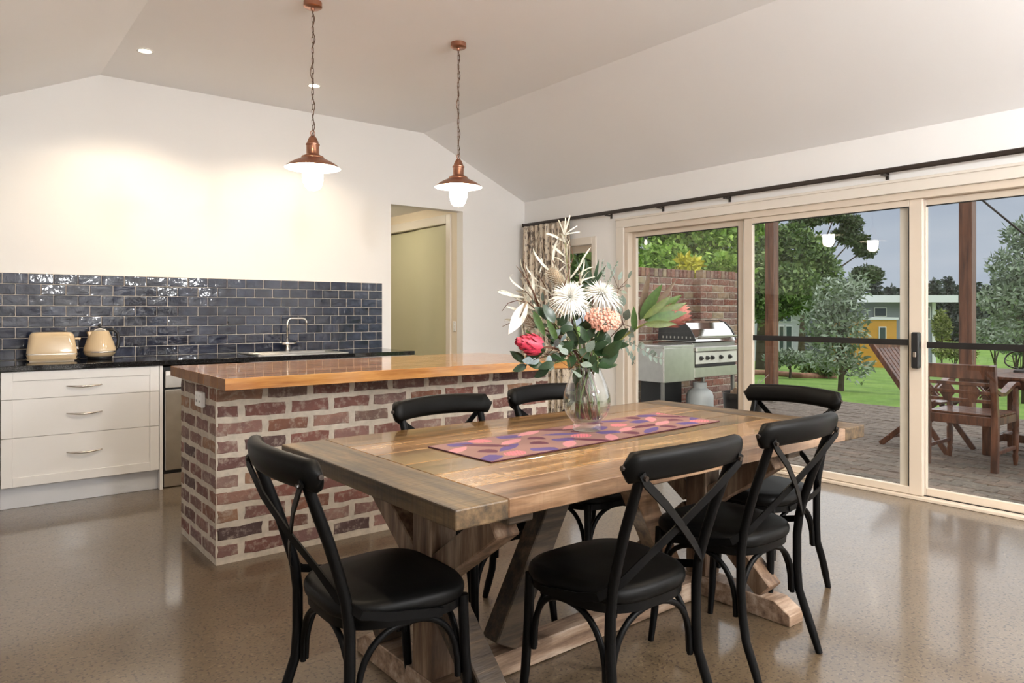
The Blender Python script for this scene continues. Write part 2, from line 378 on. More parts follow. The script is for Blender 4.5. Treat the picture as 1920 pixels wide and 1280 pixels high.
# curtain
m,nt,b=newmat('printed curtain cloth'); v=coords(nt,'UV')
base=ramp(nt,noise(nt,nd(nt,'Mapping',{'Vector':v,'Scale':(60,4,1)}).outputs[0],1,3),[(.3,(.66,.55,.42)),(.7,(.82,.73,.60))])
d1=noise(nt,nd(nt,'Mapping',{'Vector':v,'Scale':(75,16,1)}).outputs[0],1,3,.6); d2=noise(nt,nd(nt,'Mapping',{'Vector':v,'Scale':(7,3.2,1)}).outputs[0],1,2)
f=math_(nt,'ADD',d1,math_(nt,'MULTIPLY',d2,.55))
c=mixc(nt,ramp(nt,f,[(.79,(0,0,0)),(.85,(.9,.9,.9))]),base,(.13,.10,.085))
nt.links.new(c,b.inputs['Base Color']); b.inputs['Roughness'].default_value=.9; M['curtain']=m
bm=BM(); uvl=bm.loops.layers.uv.new('UV'); N_=150; rows=(2.184,1.9,1.4,.9,.4,.015); grid=[]
def cur(s,k):
    y=5.38+.74*s; amp=.028+.012*(k/5); x=XR-.085+amp*math.sin(s*2*PI*8.5+.25*k)+.008*math.sin(s*40)
    return x,y
for k,z in enumerate(rows): grid.append([bm.verts.new((*cur(i/N_,k),z)) for i in range(N_+1)])
for k in range(5):
    for i in range(N_):
        f=bm.faces.new((grid[k][i],grid[k][i+1],grid[k+1][i+1],grid[k+1][i]))
        for l,(ii,kk) in zip(f.loops,((i,k),(i+1,k),(i+1,k+1),(i,k+1))): l[uvl].uv=(ii/N_*1.3,rows[kk])
o=obj('curtain',bm,M['curtain'],smooth=True); md=o.modifiers.new('th','SOLIDIFY'); md.thickness=.003
tag(o,'cream curtain printed with dark brown bark-like dashes, drawn aside in the corner','curtain')

# ---------------- splashback tiles ----------------
bm=BM(); box(bm,-.9,3.258,YS-.004,YS,.905,1.526)
sp=struct('wall_splashback',bm,M['grout'],'splashback of navy glazed tiles behind the kitchen bench','splashback')
def tilemesh(L):
    b2=BM(); box(b2,-L/2,L/2,-.006,0,-.0357,.0357,.003); return mesh('tile',b2,M['tile'],False)
tm=tilemesh(.1468); tms={}
x0=.3049-.152*8
for r in range(8):
    zc=.91+.077*(7-r)+.0385
    for n in range(-1,29):
        xl=x0+.152*n+(-.076 if r%2 else 0); xr=xl+.152; xl=max(xl,-.9); xr=min(xr,3.258)
        if xr-xl<.02: continue
        L=round(xr-xl-.0052,4)
        me=tm if L>.14 else tms.setdefault(L,tilemesh(L))
        o=link('tile',me,sp,((xl+xr)/2,YS-.004,zc)); o.rotation_euler=(random.gauss(0,.011),0,random.gauss(0,.011))

# ---------------- kitchen base units ----------------
YC=5.4915; CT=.876; CTOP=.91
bm=BM(); 
for q in ((-.9,1.90,5.471,YS-.004),(2.62,3.23,5.471,YS-.004),(1.90,2.62,5.471,5.56),(1.90,2.62,5.99,YS-.004)): box(bm,q[0],q[1],q[2],q[3],CT,CTOP,.003)
tag(obj('benchtop',bm,M['granite']),'polished black stone benchtop along the kitchen wall','benchtop')
def bow(parent,x,z,L=.2):
    b2=BM(); pts=[(x-L/2+L*i/12,-.012-.022*math.sin(PI*i/12),z+ (.006*math.sin(PI*i/12)*-1)) for i in range(13)]
    tube(b2,[(x-L/2,0,z)]+pts+[(x+L/2,0,z)],[.004]+[.004+.003*math.sin(PI*i/12) for i in range(13)]+[.004],8)
    return obj('handle',b2,M['nickel'],parent,True)
def cab_body(t,x0,x1,kick=True,hollow=False):
    b2=BM()
    if hollow:
        for q in ((x0,x0+.018,.022,.60,.145,CT-.004),(x1-.018,x1,.022,.60,.145,CT-.004),(x0,x1,.022,.60,.145,.163),(x0,x1,.585,.60,.163,CT-.004)): box(b2,*q)
    else: box(b2,x0,x1,.022,.60,.145,CT-.004); obj('body',b2,M['cab'],t)
    if kick: b2=BM(); box(b2,x0,x1,.05,.066,0,.141,.002); obj('kickboard',b2,M['kick'],t)
def shaker(t,name,x0,x1,z0,z1,rails=(1,1,1,1),w=.06,rec=.009):
    """front slab with raised frame; rails = left,right,bottom,top"""
    g=.0015; x0+=g;x1-=g;z0+=g;z1-=g
    b2=BM(); box(b2,x0,x1,rec-.001,.02,z0,z1); l,r,bt,tp=rails
    if l: box(b2,x0,x0+w,0,rec,z0,z1,.002)
    if r: box(b2,x1-w,x1,0,rec,z0,z1,.002)
    if bt: box(b2,x0+w*l,x1-w*r,0,rec,z0,z0+w,.002)
    if tp: box(b2,x0+w*l,x1-w*r,0,rec,z1-w,z1,.002)
    return obj(name,b2,M['cab'],t)
t=thing('drawer_cabinet','white three-drawer base cabinet under the toaster','cabinet',(0,YC,0))
cab_body(t,.265,1.175)
for z0,z1,rl,hz in ((.695,.872,(1,1,0,1),.765),(.452,.695,(1,1,0,0),.585),(.141,.452,(1,1,1,0),.33)):
    d=shaker(t,'drawer',.265,1.175,z0,z1,rl); bow(d,.72,hz).location.y=.009
b2=BM(); box(b2,1.176,1.196,-.003,.6,0,CT-.004,.001); obj('end_panel',b2,M['cab'],t)
t=thing('base_cabinet','white base cabinet left of the drawers','cabinet',(0,YC,0)); cab_body(t,-.9,.262)
for a,b_ in ((-.9,-.32),(-.32,.262)):
    d=shaker(t,'door',a,b_,.141,.872); bow(d,(a+b_)/2,.79,.16)
t=thing('dishwasher','stainless steel dishwasher beside the white drawers','dishwasher',(0,YC,0))
b2=BM(); box(b2,1.20,1.80,.03,.58,.10,.86); obj('body',b2,M['gap'],t)
b2=BM(); box(b2,1.212,1.79,.0,.03,.13,.70,.004); obj('door',b2,M['steel'],t)
b2=BM(); box(b2,1.212,1.79,-.004,.03,.715,.835,.004); d=obj('control_panel',b2,M['steel'],t)
b2=BM(); box(b2,1.215,1.787,-.008,-.003,.80,.832,.002); obj('trim_strip',b2,M['plate'],d)
b2=BM(); box(b2,1.212,1.79,.035,.05,.005,.125,.002); obj('kick_plate',b2,M['steel'],t)
t=thing('sink_cabinet','white base cabinet under the sink','cabinet',(0,YC,0)); cab_body(t,1.802,3.20,hollow=True)
for a,b_ in ((1.802,2.27),(2.27,2.735),(2.735,3.20)):
    d=shaker(t,'door',a,b_,.141,.872); bow(d,(a+b_)/2,.80,.16)
# sink
t=thing('kitchen_sink','inset stainless steel sink with drainer in the black benchtop','sink',(0,0,CTOP))
b2=BM(); X0,X1,Y0,Y1=1.885,2.635,5.545,6.005
for q in ((X0,2.20,Y0,Y1),(2.60,X1,Y0,Y1),(2.20,2.60,Y0,5.60),(2.20,2.60,5.93,Y1)): box(b2,q[0],q[1],q[2],q[3],.0005,.006,.001)
obj('rim',b2,M['steel'],t)
b2=BM()
for q in ((2.20,2.21,5.60,5.93),(2.59,2.60,5.60,5.93),(2.21,2.59,5.60,5.61),(2.21,2.59,5.92,5.93)): box(b2,q[0],q[1],q[2],q[3],-.17,.001)
box(b2,2.20,2.60,5.60,5.93,-.18,-.17); obj('bowl',b2,M['steel'],t)
b2=BM()
for i in range(7): box(b2,1.93,2.17,5.60+i*.05,5.61+i*.05,.006,.009,.001)
obj('drainer_rib',b2,M['steel'],t)
t=thing('faucet','chrome gooseneck mixer tap standing behind the sink','faucet',(2.305,6.05,CTOP))
b2=BM(); lathe(b2,[(0,0),(.026,0),(.026,.008),(.019,.012),(.019,.05),(.022,.055),(.022,.085),(.012,.09),(0,.09)],20); obj('base',b2,M['chrome'],t,True,autos=40)
b2=BM(); pts=[(0,0,.085),(0,0,.235)]+[(.035-.035*math.cos(a),0,.235+.05*math.sin(a)) for a in [PI/2*i/6 for i in range(1,7)]]+[(.135,0,.285)]+[(.135+.035*math.sin(a),0,.25+.035*math.cos(a)) for a in [PI/2*i/6 for i in range(1,7)]]+[(.17,0,.225)]
tube(b2,pts,.0095,12); obj('spout',b2,M['chrome'],t,True)
b2=BM(); tube(b2,[(-.055,-.03,.072),(0,-.03,.072),(.065,-.03,.072)],[.012,.012,.012],10); tube(b2,[(0,-.03,.072),(0,0,.072)],.012,10); obj('handle',b2,M['chrome'],t,True)
# toaster
def rounded_rect(w,d,r,n=5):
    P=[]
    for cx,cy,a0 in ((w/2-r,d/2-r,0),(-w/2+r,d/2-r,PI/2),(-w/2+r,-d/2+r,PI),(w/2-r,-d/2+r,1.5*PI)):
        for i in range(n+1): a=a0+PI/2*i/n; P.append((cx+r*math.cos(a),cy+r*math.sin(a)))
    return P
def loft(bm,sections):
    """sections: (w,d,r,z,dx)"""
    R=[[bm.verts.new((x+s[4],y,s[3])) for x,y in rounded_rect(s[0],s[1],s[2])] for s in sections]
    n=len(R[0])
    for a,b in zip(R,R[1:]):
        for k in range(n): bm.faces.new((a[k],a[(k+1)%n],b[(k+1)%n],b[k]))
    bm.faces.new(R[0][::-1]); bm.faces.new(R[-1]); return bm
t=thing('toaster','glossy cream retro toaster standing beside the kettle','toaster',(.575,5.90,CTOP),rz=-.06)
b2=BM(); loft(b2,[(.285,.175,.035,.022,0),(.300,.185,.04,.045,0),(.296,.182,.04,.07,0),(.268,.158,.045,.165,0),(.255,.145,.05,.186,0),(.235,.125,.05,.197,0),(.205,.10,.045,.201,0)]); obj('body',b2,M['enamel'],t,True,autos=50)
b2=BM(); loft(b2,[(.29,.18,.036,.008,0),(.305,.19,.04,.022,0)]); box(b2,-.13,.13,-.075,.075,0,.008); obj('base',b2,M['enamel'],t,True,autos=40)
b2=BM(); loft(b2,[(.302,.187,.04,.0475,0),(.3015,.1865,.04,.0535,0)]); obj('trim_band',b2,M['nickel'],t,True,autos=40)
b2=BM(); box(b2,-.09,.09,-.032,-.010,.198,.2025,.001); box(b2,-.09,.09,.010,.032,.198,.2025,.001); obj('slot',b2,M['gap'],t)
b2=BM(); lathe(b2,[(0,0),(.018,0),(.018,.014),(.012,.017),(0,.017)],18); o=obj('dial',b2,M['chrome'],t,True,autos=40); o.location=(.143,-.02,.085); o.rotation_euler=(0,PI/2,0)
b2=BM(); box(b2,.135,.172,-.03,.03,.145,.160,.004); obj('lever',b2,M['enamel'],t)
b2=BM(); tube(b2,[(.15,.05,.02),(.17,.055,.05),(.172,.06,.035),(.172,.07,.006),(.165,.10,.006),(.14,.13,.006)],.004,6); obj('cord',b2,M['black_plastic'],t,True)
# kettle
t=thing('kettle','glossy cream cone-shaped electric kettle with dark knob','kettle',(.872,5.93,CTOP),rz=.2)
b2=BM(); lathe(b2,[(0,0),(.075,0),(.08,.006),(.08,.018),(.07,.02),(0,.02)],32); obj('power_base',b2,M['black_plastic'],t,True,autos=40)
b2=BM(); lathe(b2,[(.08,.021),(.098,.035),(.105,.055),(.103,.075),(.09,.12),(.074,.165),(.061,.195),(.057,.205),(0,.206)],36); obj('body',b2,M['enamel'],t,True,autos=50)
b2=BM(); lathe(b2,[(.1062,.050),(.1068,.053),(.1066,.058),(.1055,.060)],36); obj('trim_band',b2,M['nickel'],t,True)
b2=BM(); lathe(b2,[(.056,.206),(.050,.214),(.03,.226),(.012,.231),(0,.231)],28); ld=obj('lid',b2,M['chrome'],t,True)
b2=BM(); lathe(b2,[(.006,.230),(.011,.236),(.013,.243),(.009,.250),(0,.252)],16); obj('knob',b2,M['black_plastic'],ld,True)
b2=BM(); prism(b2,[(-.055,.198),(-.082,.200),(-.084,.195),(-.072,.150)],1,-.014,.014,.004); obj('spout',b2,M['enamel'],t)
b2=BM(); tube(b2,[(.05,0,.208),(.085,0,.212),(.118,0,.19),(.128,0,.14),(.122,0,.085),(.102,0,.06)],.011,10); obj('handle',b2,M['black_plastic'],t,True)

# ---------------- island ----------------
XI,YI=1.0435,3.6737; XI1=3.205; YIB=4.335; ZI=.885
t=thing('kitchen_island','recycled brick kitchen island base with thick cream mortar','island',(0,0,0))
bm=BM(); box(bm,XI-.0025,XI1+.0025,YI-.0025,YIB,0,ZI); obj('mortar_core',bm,M['mortar'],t)
def brickmesh(L,H=.074,D=.05,seed=0,mat=None,jit=.004):
    """face towards -y, irregular outline, chamfered front"""
    R=random.Random(seed); b2=BM(); P=[]
    nx=4
    for i in range(nx): P.append((-L/2+L*i/nx,-H/2))
    P.append((L/2,-H/2)); P.append((L/2,0)); 
    for i in range(nx): P.append((L/2-L*i/nx,H/2))
    P.append((-L/2,H/2)); P.append((-L/2,0))
    back=[]; mid=[]; fr=[]
    for x,z in P:
        x+=R.uniform(-jit,jit); z+=R.uniform(-jit,jit)
        back.append(b2.verts.new((x,D,z))); mid.append(b2.verts.new((x,.000,z)))
        k=.006; fr.append(b2.verts.new((x-k*math.copysign(1,x) if abs(x)>L*.4 else x,-.005+R.uniform(-.0015,.0015),z-k*math.copysign(1,z) if abs(z)>H*.3 else z)))
    n=len(P)
    for A,B in ((back,mid),(mid,fr)):
        for k in range(n): b2.faces.new((A[k],A[(k+1)%n],B[(k+1)%n],B[k]))
    b2.faces.new(fr)
    return mesh('brick',b2,mat or M['brick'])
full=[brickmesh(.214,H=.065,seed=i) for i in range(9)]; half=[brickmesh(.096,H=.065,seed=50+i) for i in range(6)]; third=[brickmesh(.158,H=.065,seed=80+i) for i in range(4)]
rb=random.Random(5)
def run(axis_origin,dirv,length,z,offset,parent,rz):
    """place bricks along a straight face"""
    s=offset
    while s<length-.02:
        a=max(s,0); b_=min(s+.24,length); L=b_-a
        if L>.05:
            e0=.013 if a<.001 else 0; e1=.013 if b_>length-.001 else 0; LL=L-.024+e0+e1
            if L>.21: me=rb.choice(full); sx=LL/.216
            elif L>.14: me=rb.choice(third); sx=LL/.16
            else: me=rb.choice(half); sx=LL/.098
            a-=e0*1.0; b_+=e1*1.0
            o=link('brick',me,parent,(axis_origin[0]+dirv[0]*(a+b_)/2,axis_origin[1]+dirv[1]*(a+b_)/2,z+rb.uniform(-.002,.002)),rz)
            o.scale=(sx,1,rb.uniform(.93,1.05)); o.rotation_euler=(rb.gauss(0,.008),rb.gauss(0,.006),rz)
        s+=.24
for c_ in range(10):
    z=ZI-.086*c_-.043-.004
    odd=c_%2
    run((XI,YI),(1,0),XI1-XI,z,-.12 if odd else 0,t,0)
    run((XI,YIB),(0,-1),YIB-YI,z,-.06 if odd else -.18,t,-PI/2)
    run((XI1,YI),(0,1),YIB-YI,z,-.12 if not odd else 0,t,PI/2)
t2=thing('island_benchtop','thick honey-coloured polished timber benchtop on the brick island','benchtop',(0,0,ZI))
yb=[3.405,3.52,3.64,3.755,3.87,3.985,4.10,4.215,4.33,4.43]
for a,b_ in zip(yb,yb[1:]):
    b2=BM(); box(b2,1.005,3.205,a+.0002,b_-.0002,.0005,.056,.0015); bmesh.ops.recalc_face_normals(b2,faces=b2.faces[:])
    for f in b2.faces: f.material_index=1 if abs(f.normal.x)>.9 else 0
    obj('stave',b2,[M['bench'],M['bench_end']],t2)
t=thing('power_outlet','white double power outlet on the end of the brick island','outlet',(XI-.006,3.90,.80))
b2=BM(); box(b2,-.022,0,-.058,.058,-.038,.038,.003); obj('plate',b2,M['plate'],t)
for dy in (-.028,.028):
    b2=BM(); box(b2,-.025,-.0215,dy-.008,dy+.008,.012,.026,.001); obj('switch',b2,M['plate'],t)
    b2=BM(); box(b2,-.0228,-.0215,dy-.007,dy-.004,-.016,-.004); box(b2,-.0228,-.0215,dy+.004,dy+.007,-.016,-.004); obj('socket',b2,M['gap'],t)

# ---------------- pendants ----------------
def pendant(x,y,label):
    t=thing('pendant_lamp',label,'pendant lamp',(x,y,0),group='copper pendants over the island')
    b2=BM(); lathe(b2,[(0,ZF),(.052,ZF),(.053,ZF-.028),(.045,ZF-.034),(.012,ZF-.036),(.010,ZF-.05),(0,ZF-.05)],28); obj('canopy',b2,M['copper'],t,True,autos=40)
    # chain
    b2=BM(); z=ZF-.05; k=0; z_end=2.298
    while z>z_end:
        L=.036; rr=.0065; pts=[]
        for i in range(10):
            a=2*PI*i/10; px=rr*math.cos(a); pz=(L/2-rr)*(1 if math.sin(a)>0 else -1)+rr*math.sin(a)
            pts.append((px if k%2 else 0,0 if k%2 else px,z-L/2+pz))
        tube(b2,pts,.0016,5,closed=True); z-=L-.006; k+=1
    obj('chain',b2,M['bronze'],t,True)
    b2=BM(); n=40; tube(b2,[(.006*math.sin(i*.9)+.008*math.sin(i/n*PI*3),.006*math.cos(i*.9),ZF-.05-(ZF-.05-2.27)*i/n) for i in range(n+1)],.0026,6); obj('cable',b2,M['bronze'],t,True)
    b2=BM(); pts=[(.013*math.cos(2*PI*i/14),0,2.285+.016*math.sin(2*PI*i/14)) for i in range(14)]; tube(b2,pts,.0025,6,closed=True); obj('loop',b2,M['copper'],t,True)
    b2=BM(); lathe(b2,[(0,2.272),(.012,2.270),(.022,2.258),(.029,2.242),(.034,2.226),(.040,2.222),(.040,2.216),(.036,2.213),(.036,2.165),(.040,2.160),(.062,2.150),(.066,2.142),(.066,2.136)],32); obj('cap',b2,M['copper'],t,True,autos=45)
    b2=BM(); lathe(b2,[(.064,2.140),(.09,2.128),(.125,2.110),(.150,2.092),(.158,2.083)],48); sh=obj('shade',b2,M['copper'],t,True)
    b2=BM(); lathe(b2,[(.04,2.134),(.062,2.134),(.09,2.122),(.125,2.104),(.149,2.087),(.158,2.0822)],48); obj('shade_lining',b2,M['shade_white'],sh,True)
    b2=BM(); lathe(b2,[(.05,2.13),(.058,2.115),(.0585,2.04),(.056,2.005),(.048,1.98),(.030,1.965),(0,1.960)],28); obj('glass_jar',b2,M['bulb'],t,True)
    b2=BM()
    for i in range(6):
        a=2*PI*i/6; tube(b2,[(r*math.cos(a),r*math.sin(a),zz) for r,zz in ((.061,2.10),(.0625,2.04),(.060,2.0),(.051,1.975),(.032,1.958),(.006,1.953))],.0014,4)
    for r,zz in ((.062,2.02),(.012,1.954)): tube(b2,[(r*math.cos(2*PI*i/24),r*math.sin(2*PI*i/24),zz) for i in range(24)],.0014,4,closed=True)
    obj('wire_cage',b2,M['nickel'],t,True)
pendant(1.667,3.98,'copper pendant lamp hanging over the near left part of the island')
pendant(2.683,3.98,'copper pendant lamp hanging nearer the hallway opening')
# downlights
M['led']=emit('downlight lens',(1,.88,.68),14)
def downlight(x,y,label,power):
    t=thing('downlight',label,'downlight',(x,y,ZF),group='ceiling downlights')
    b2=BM(); lathe(b2,[(.048,-.001),(.052,-.006),(.045,-.008),(.038,-.004),(.038,-.001)],28); obj('trim_ring',b2,M['shade_white'],t,True)
    b2=BM(); lathe(b2,[(0,-.0035),(.037,-.0035),(.037,-.001)],24); obj('lens',b2,M['led'],t)
    l=bpy.data.lights.new('downlight_lamp','SPOT'); l.energy=power; l.color=(1,.81,.56); l.spot_size=math.radians(128); l.spot_blend=.7; l.shadow_soft_size=.035
    o=bpy.data.objects.new('downlight_lamp',l); COL.objects.link(o); o.location=(0,0,-.03); o.parent=t
downlight(1.071,5.428,'round ceiling downlight above the kettle',44)
downlight(2.285,5.428,'round ceiling downlight seen behind the left pendant chain',44)
for i,(x,y) in enumerate(((1.071,2.9),(2.285,2.7),(1.071,.4),(2.285,.3),(1.071,-1.8),(3.3,-1.6),(3.45,1.2))):  # extra downlights out of view, added to brighten the room
    downlight(x,y,['added unseen fill downlight over the table end','added unseen fill downlight over the table middle','added unseen fill downlight above the camera side','added unseen fill downlight over the near floor','added unseen rear fill downlight beside the wall','added unseen rear fill downlight near the glass','added unseen fill downlight by the sliding doors'][i],50)

# added fill globes behind the camera, put in to brighten ceiling and walls
M['opal']=emit('added fill globe glow',(.985,.995,1),215)
def globe(x,y,label):
    t=thing('fill_globe_lamp',label,'pendant lamp',(x,y,ZF),group='added fill globes behind the camera')
    b2=BM(); lathe(b2,[(0,0),(.05,0),(.05,-.02),(0,-.022)],24); obj('canopy',b2,M['copper'],t,True,autos=40)
    b2=BM(); tube(b2,[(0,0,-.02),(0,0,-.7)],.004,6); obj('cord',b2,M['bronze'],t,True)
    b2=BM(); bmesh.ops.create_uvsphere(b2,u_segments=24,v_segments=14,radius=.14,matrix=Matrix.Translation((0,0,-.83))); obj('fill_globe',b2,M['opal'],t,True)
globe(1.5,-1.6,'added unseen opal fill globe behind the camera, beside the wall'); globe(3.2,-1.0,'added unseen opal fill globe behind the camera, near the glass')
t=thing('hall_fill_light','added unseen round fill light on the hallway ceiling','ceiling light',(3.4,7.3,2.40))  # unseen light, added to brighten the hallway
b2=BM(); lathe(b2,[(0,-.08),(.10,-.07),(.14,-.03),(.145,0),(0,0)],28); obj('diffuser',b2,emit('hall fill glow',(1,.90,.70),34),t,True)

# ---------------- dining table ----------------
TZ=.775; TT=.05; TC=(1.985,1.985); TR=math.radians(.6)
t=thing('dining_table','long rustic timber trestle table with breadboard ends','dining table',(TC[0],TC[1],0),TR)
LX,LY=1.04,.55; E_=.165
for s in (-1,1):
    a,b_=sorted((s*(LX-E_),s*LX)); b2=BM(); box(b2,a+.0004,b_-.0004,-LY,LY,TZ-TT-.002,TZ,.005,2); obj('breadboard_end',b2,M['tbl_end'],t)
ys=[-.55,-.39,-.20,-.03,.16,.35,.55]
for (a,b_),mn in zip(zip(ys,ys[1:]),('tbl_rose','tbl_pale','tbl_mid','tbl_mid','tbl_pale','tbl_mid')):
    b2=BM(); box(b2,-LX+E_,LX-E_,a+.0005,b_-.0005,TZ-TT,TZ-random.uniform(0,.0008),.003); obj('plank',b2,M[mn],t)
zt=TZ-TT
for s,xx in ((-1,-.745),(1,.675)):
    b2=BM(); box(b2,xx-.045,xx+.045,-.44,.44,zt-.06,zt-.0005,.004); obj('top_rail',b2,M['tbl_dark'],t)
    b2=BM(); box(b2,xx-.05,xx+.05,-.055,.055,.0855,zt-.0605,.005); obj('post',b2,M['tbl_leg'],t)
    b2=BM(); prism(b2,[(-.45,0),(.45,0),(.45,.045),(.38,.085),(-.38,.085),(-.45,.045)],0,xx-.05,xx+.05,.003); obj('foot',b2,M['tbl_foot'],t)
    for sy in (-1,1):
        b2=BM(); beam(b2,(xx,sy*.05,.43),(xx,sy*.36,zt-.075),.088,.085,(1,0,0)); obj('upper_brace',b2,M['tbl_leg'],t)
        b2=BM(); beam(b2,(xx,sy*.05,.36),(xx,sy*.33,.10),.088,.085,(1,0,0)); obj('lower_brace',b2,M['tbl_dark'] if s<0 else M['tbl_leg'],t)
b2=BM(); box(b2,-.70,.60,-.045,.045,.002,.082,.004); obj('stretcher',b2,M['tbl_foot'],t)
for x0_,x1_,mm in ((-.48,-.16,'tbl_dark'),(.46,.14,'tbl_rose')):
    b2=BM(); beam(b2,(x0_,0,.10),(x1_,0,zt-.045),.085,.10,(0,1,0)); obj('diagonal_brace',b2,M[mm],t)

# ---------------- cross-back chairs ----------------
def make_chair(label):
    t=thing('cross_back_chair',label,'chair',group='black cross-back dining chairs')
    PX=.187; PY=-.195
    def post(s):
        prof=[(0,.080),(.07,.055),(.14,.028),(.22,.006),(.30,0),(.42,0),(.50,.010),(.585,.034),(.66,.058),(.735,.086),(.80,.110),(.85,.128)]
        pts=[(s*(PX+ (.012 if z<.2 else .012*max(0,(z-.5)/.35))),PY-o,z) for z,o in prof]
        return tube(BM(),pts,[.0125]+[.0155]*9+[.0145,.013],10)
    for s in (-1,1): obj('leg',post(s),M['chair_metal'],t,True,autos=60)
    for s in (-1,1):
        b2=BM(); tube(b2,[(s*.192,.188,0),(s*.186,.174,.12),(s*.182,.162,.28),(s*.180,.156,.435)],[.0115,.0145,.0155,.016],10); obj('leg',b2,M['chair_metal'],t,True,autos=60)
    # seat outline: superellipse, wider in front
    def outline(k,n=40):
        P=[]
        for i in range(n):
            a=2*PI*i/n; c,s=math.cos(a),math.sin(a); e=.62
            x=math.copysign(abs(c)**e,c); y=math.copysign(abs(s)**e,s)
            P.append((x*(.212+.02*y)*k,y*.205*k-.010))
        return P
    b2=BM(); rings=[]
    for k,z in ((.975,.432),(1.0,.440),(1.01,.452),(1.0,.464),(.965,.474),(.88,.480),(.6,.483),(.25,.4835)):
        rings.append([b2.verts.new((x,y,z)) for x,y in outline(k)])
    for A,B in zip(rings,rings[1:]):
        for k in range(40): b2.faces.new((A[k],A[(k+1)%40],B[(k+1)%40],B[k]))
    b2.faces.new(rings[0][::-1]); b2.faces.new(rings[-1]); obj('seat',b2,M['leather'],t,True,autos=70)
    b2=BM(); rings=[]
    for k,z in ((.90,.405),(.955,.405),(.965,.431),(.90,.431)): rings.append([b2.verts.new((x,y,z)) for x,y in outline(k)])
    for A,B in zip(rings,rings[1:]+rings[:1]):
        for k in range(40): b2.faces.new((A[k],A[(k+1)%40],B[(k+1)%40],B[k]))
    obj('seat_frame',b2,M['chair_metal'],t,True,autos=40)
    # padded back bar, swept ellipse, curved in plan
    b2=BM(); n=24; rr=[]
    for i in range(n+1):
        u=i/n*2-1; x=.247*u; y=-.346+.052*u*u; z=.853-.010*u*u
        tx=Vector((.247,.11*u,-.02*u)).normalized(); N=Vector((0,0,1)); lean=Vector((0,-.25,1)).normalized(); Bv=tx.cross(lean).normalized()
        f=min(1,(1-abs(u))/.075); k=math.sqrt(max(.04,1-(1-f)**2))
        rr.append([b2.verts.new(Vector((x,y,z))+lean*(.042*k*math.copysign(abs(math.sin(a))**.75,math.sin(a)))+Bv*(.024*k*math.copysign(abs(math.cos(a))**.75,math.cos(a)))) for a in [2*PI*j/14 for j in range(14)]])
    for A,B in zip(rr,rr[1:]):
        for k in range(14): b2.faces.new((A[k],A[(k+1)%14],B[(k+1)%14],B[k]))
    b2.faces.new(rr[0][::-1]); b2.faces.new(rr[-1]); br=obj('backrest',b2,M['leather'],t,True,autos=80)
    for s in (-1,1):
        b2=BM(); tube(b2,[(s*.205,-.315,.825),(s*.205,-.3425,.820)],.007,8); obj('bolt',b2,M['rod'],br,True,autos=40)
        b2=BM(); tube(b2,[(s*.240,-.298,.846),(s*.2525,-.297,.846)],.007,8); obj('bolt',b2,M['rod'],br,True,autos=40)
    # cross straps: from the back bar to the far post and round the seat side
    for s in (-1,1):
        ctrl=[(-s*.215,-.333,.832),(-s*.203,-.335,.808),(-s*.11,-.320-.004*s,.735),(0,-.287-.004*s,.650),(s*.10,-.252,.575),(s*.175,-.222,.510),(s*.214,-.175,.468),(s*.222,-.10,.448),(s*.222,0,.432),(s*.212,.07,.415)]
        nr=[(0,-1,.1)]*5+[(s*.5,-.8,0),(s*.9,-.4,0),(s,0,0),(s,0,0),(s,0,0)]
        b2=BM(); strap(b2,ctrl,nr,.024,.005); obj('cross_strap',b2,M['chair_metal'],t,True,autos=30)
    # arched bentwood style braces
    def arch(p,q,zl,zt_,sag):
        p=Vector(p);q=Vector(q);P=[]
        for i in range(17):
            a=PI*i/16; f=(1-math.copysign(abs(math.cos(a))**.85,math.cos(a)))/2
            g=p.lerp(q,f); P.append((g.x,g.y,zl+(zt_-zl)*abs(math.sin(a))**.75))
        return tube(BM(),P,.0095,8)
    fl=(-.166,.166);rl=(-.170,-.182); 
    for (p,q) in ((( -.166,.152,0),(.166,.152,0)),((-.170,-.185,0),(.170,-.185,0)),((-.180,.139,0),(-.182,-.172,0)),((.180,.139,0),(.182,-.172,0))):
        obj('arch_brace',arch(p,q,.205,.402,0),M['chair_metal'],t,True,autos=60)
    return t
chairA=make_chair('black cross-back chair at the near left end of the table, nearest the drawers')
def seat_at(px,py,rz):  # origin from the mid point of the rear posts at seat height
    return (px+math.sin(rz)*-.195,py+math.cos(rz)*.195,0)
def place(c,px,py,rz): c.location=seat_at(px,py,rz); c.rotation_euler=(0,0,rz)
place(chairA,.822,1.90,-PI/2-math.radians(1.5))
for px,py,rz,lb in ((1.655,2.455,PI+.02,'black cross-back chair on the far side of the table, nearest the brick island corner'),
        (2.31,2.535,PI,'black cross-back chair on the far side of the table, half hidden behind the vase'),
        (1.61,1.37,0.0,'black cross-back chair in the foreground, back to the camera'),
        (2.305,1.435,.03,'second black chair on the near side of the table, nearer the glass doors'),
        (3.06,1.862,PI/2,'black cross-back chair at the far right end of the table before the sliding doors')):
    c=dup(chairA,(0,0,0),0,lb); place(c,px,py,rz)

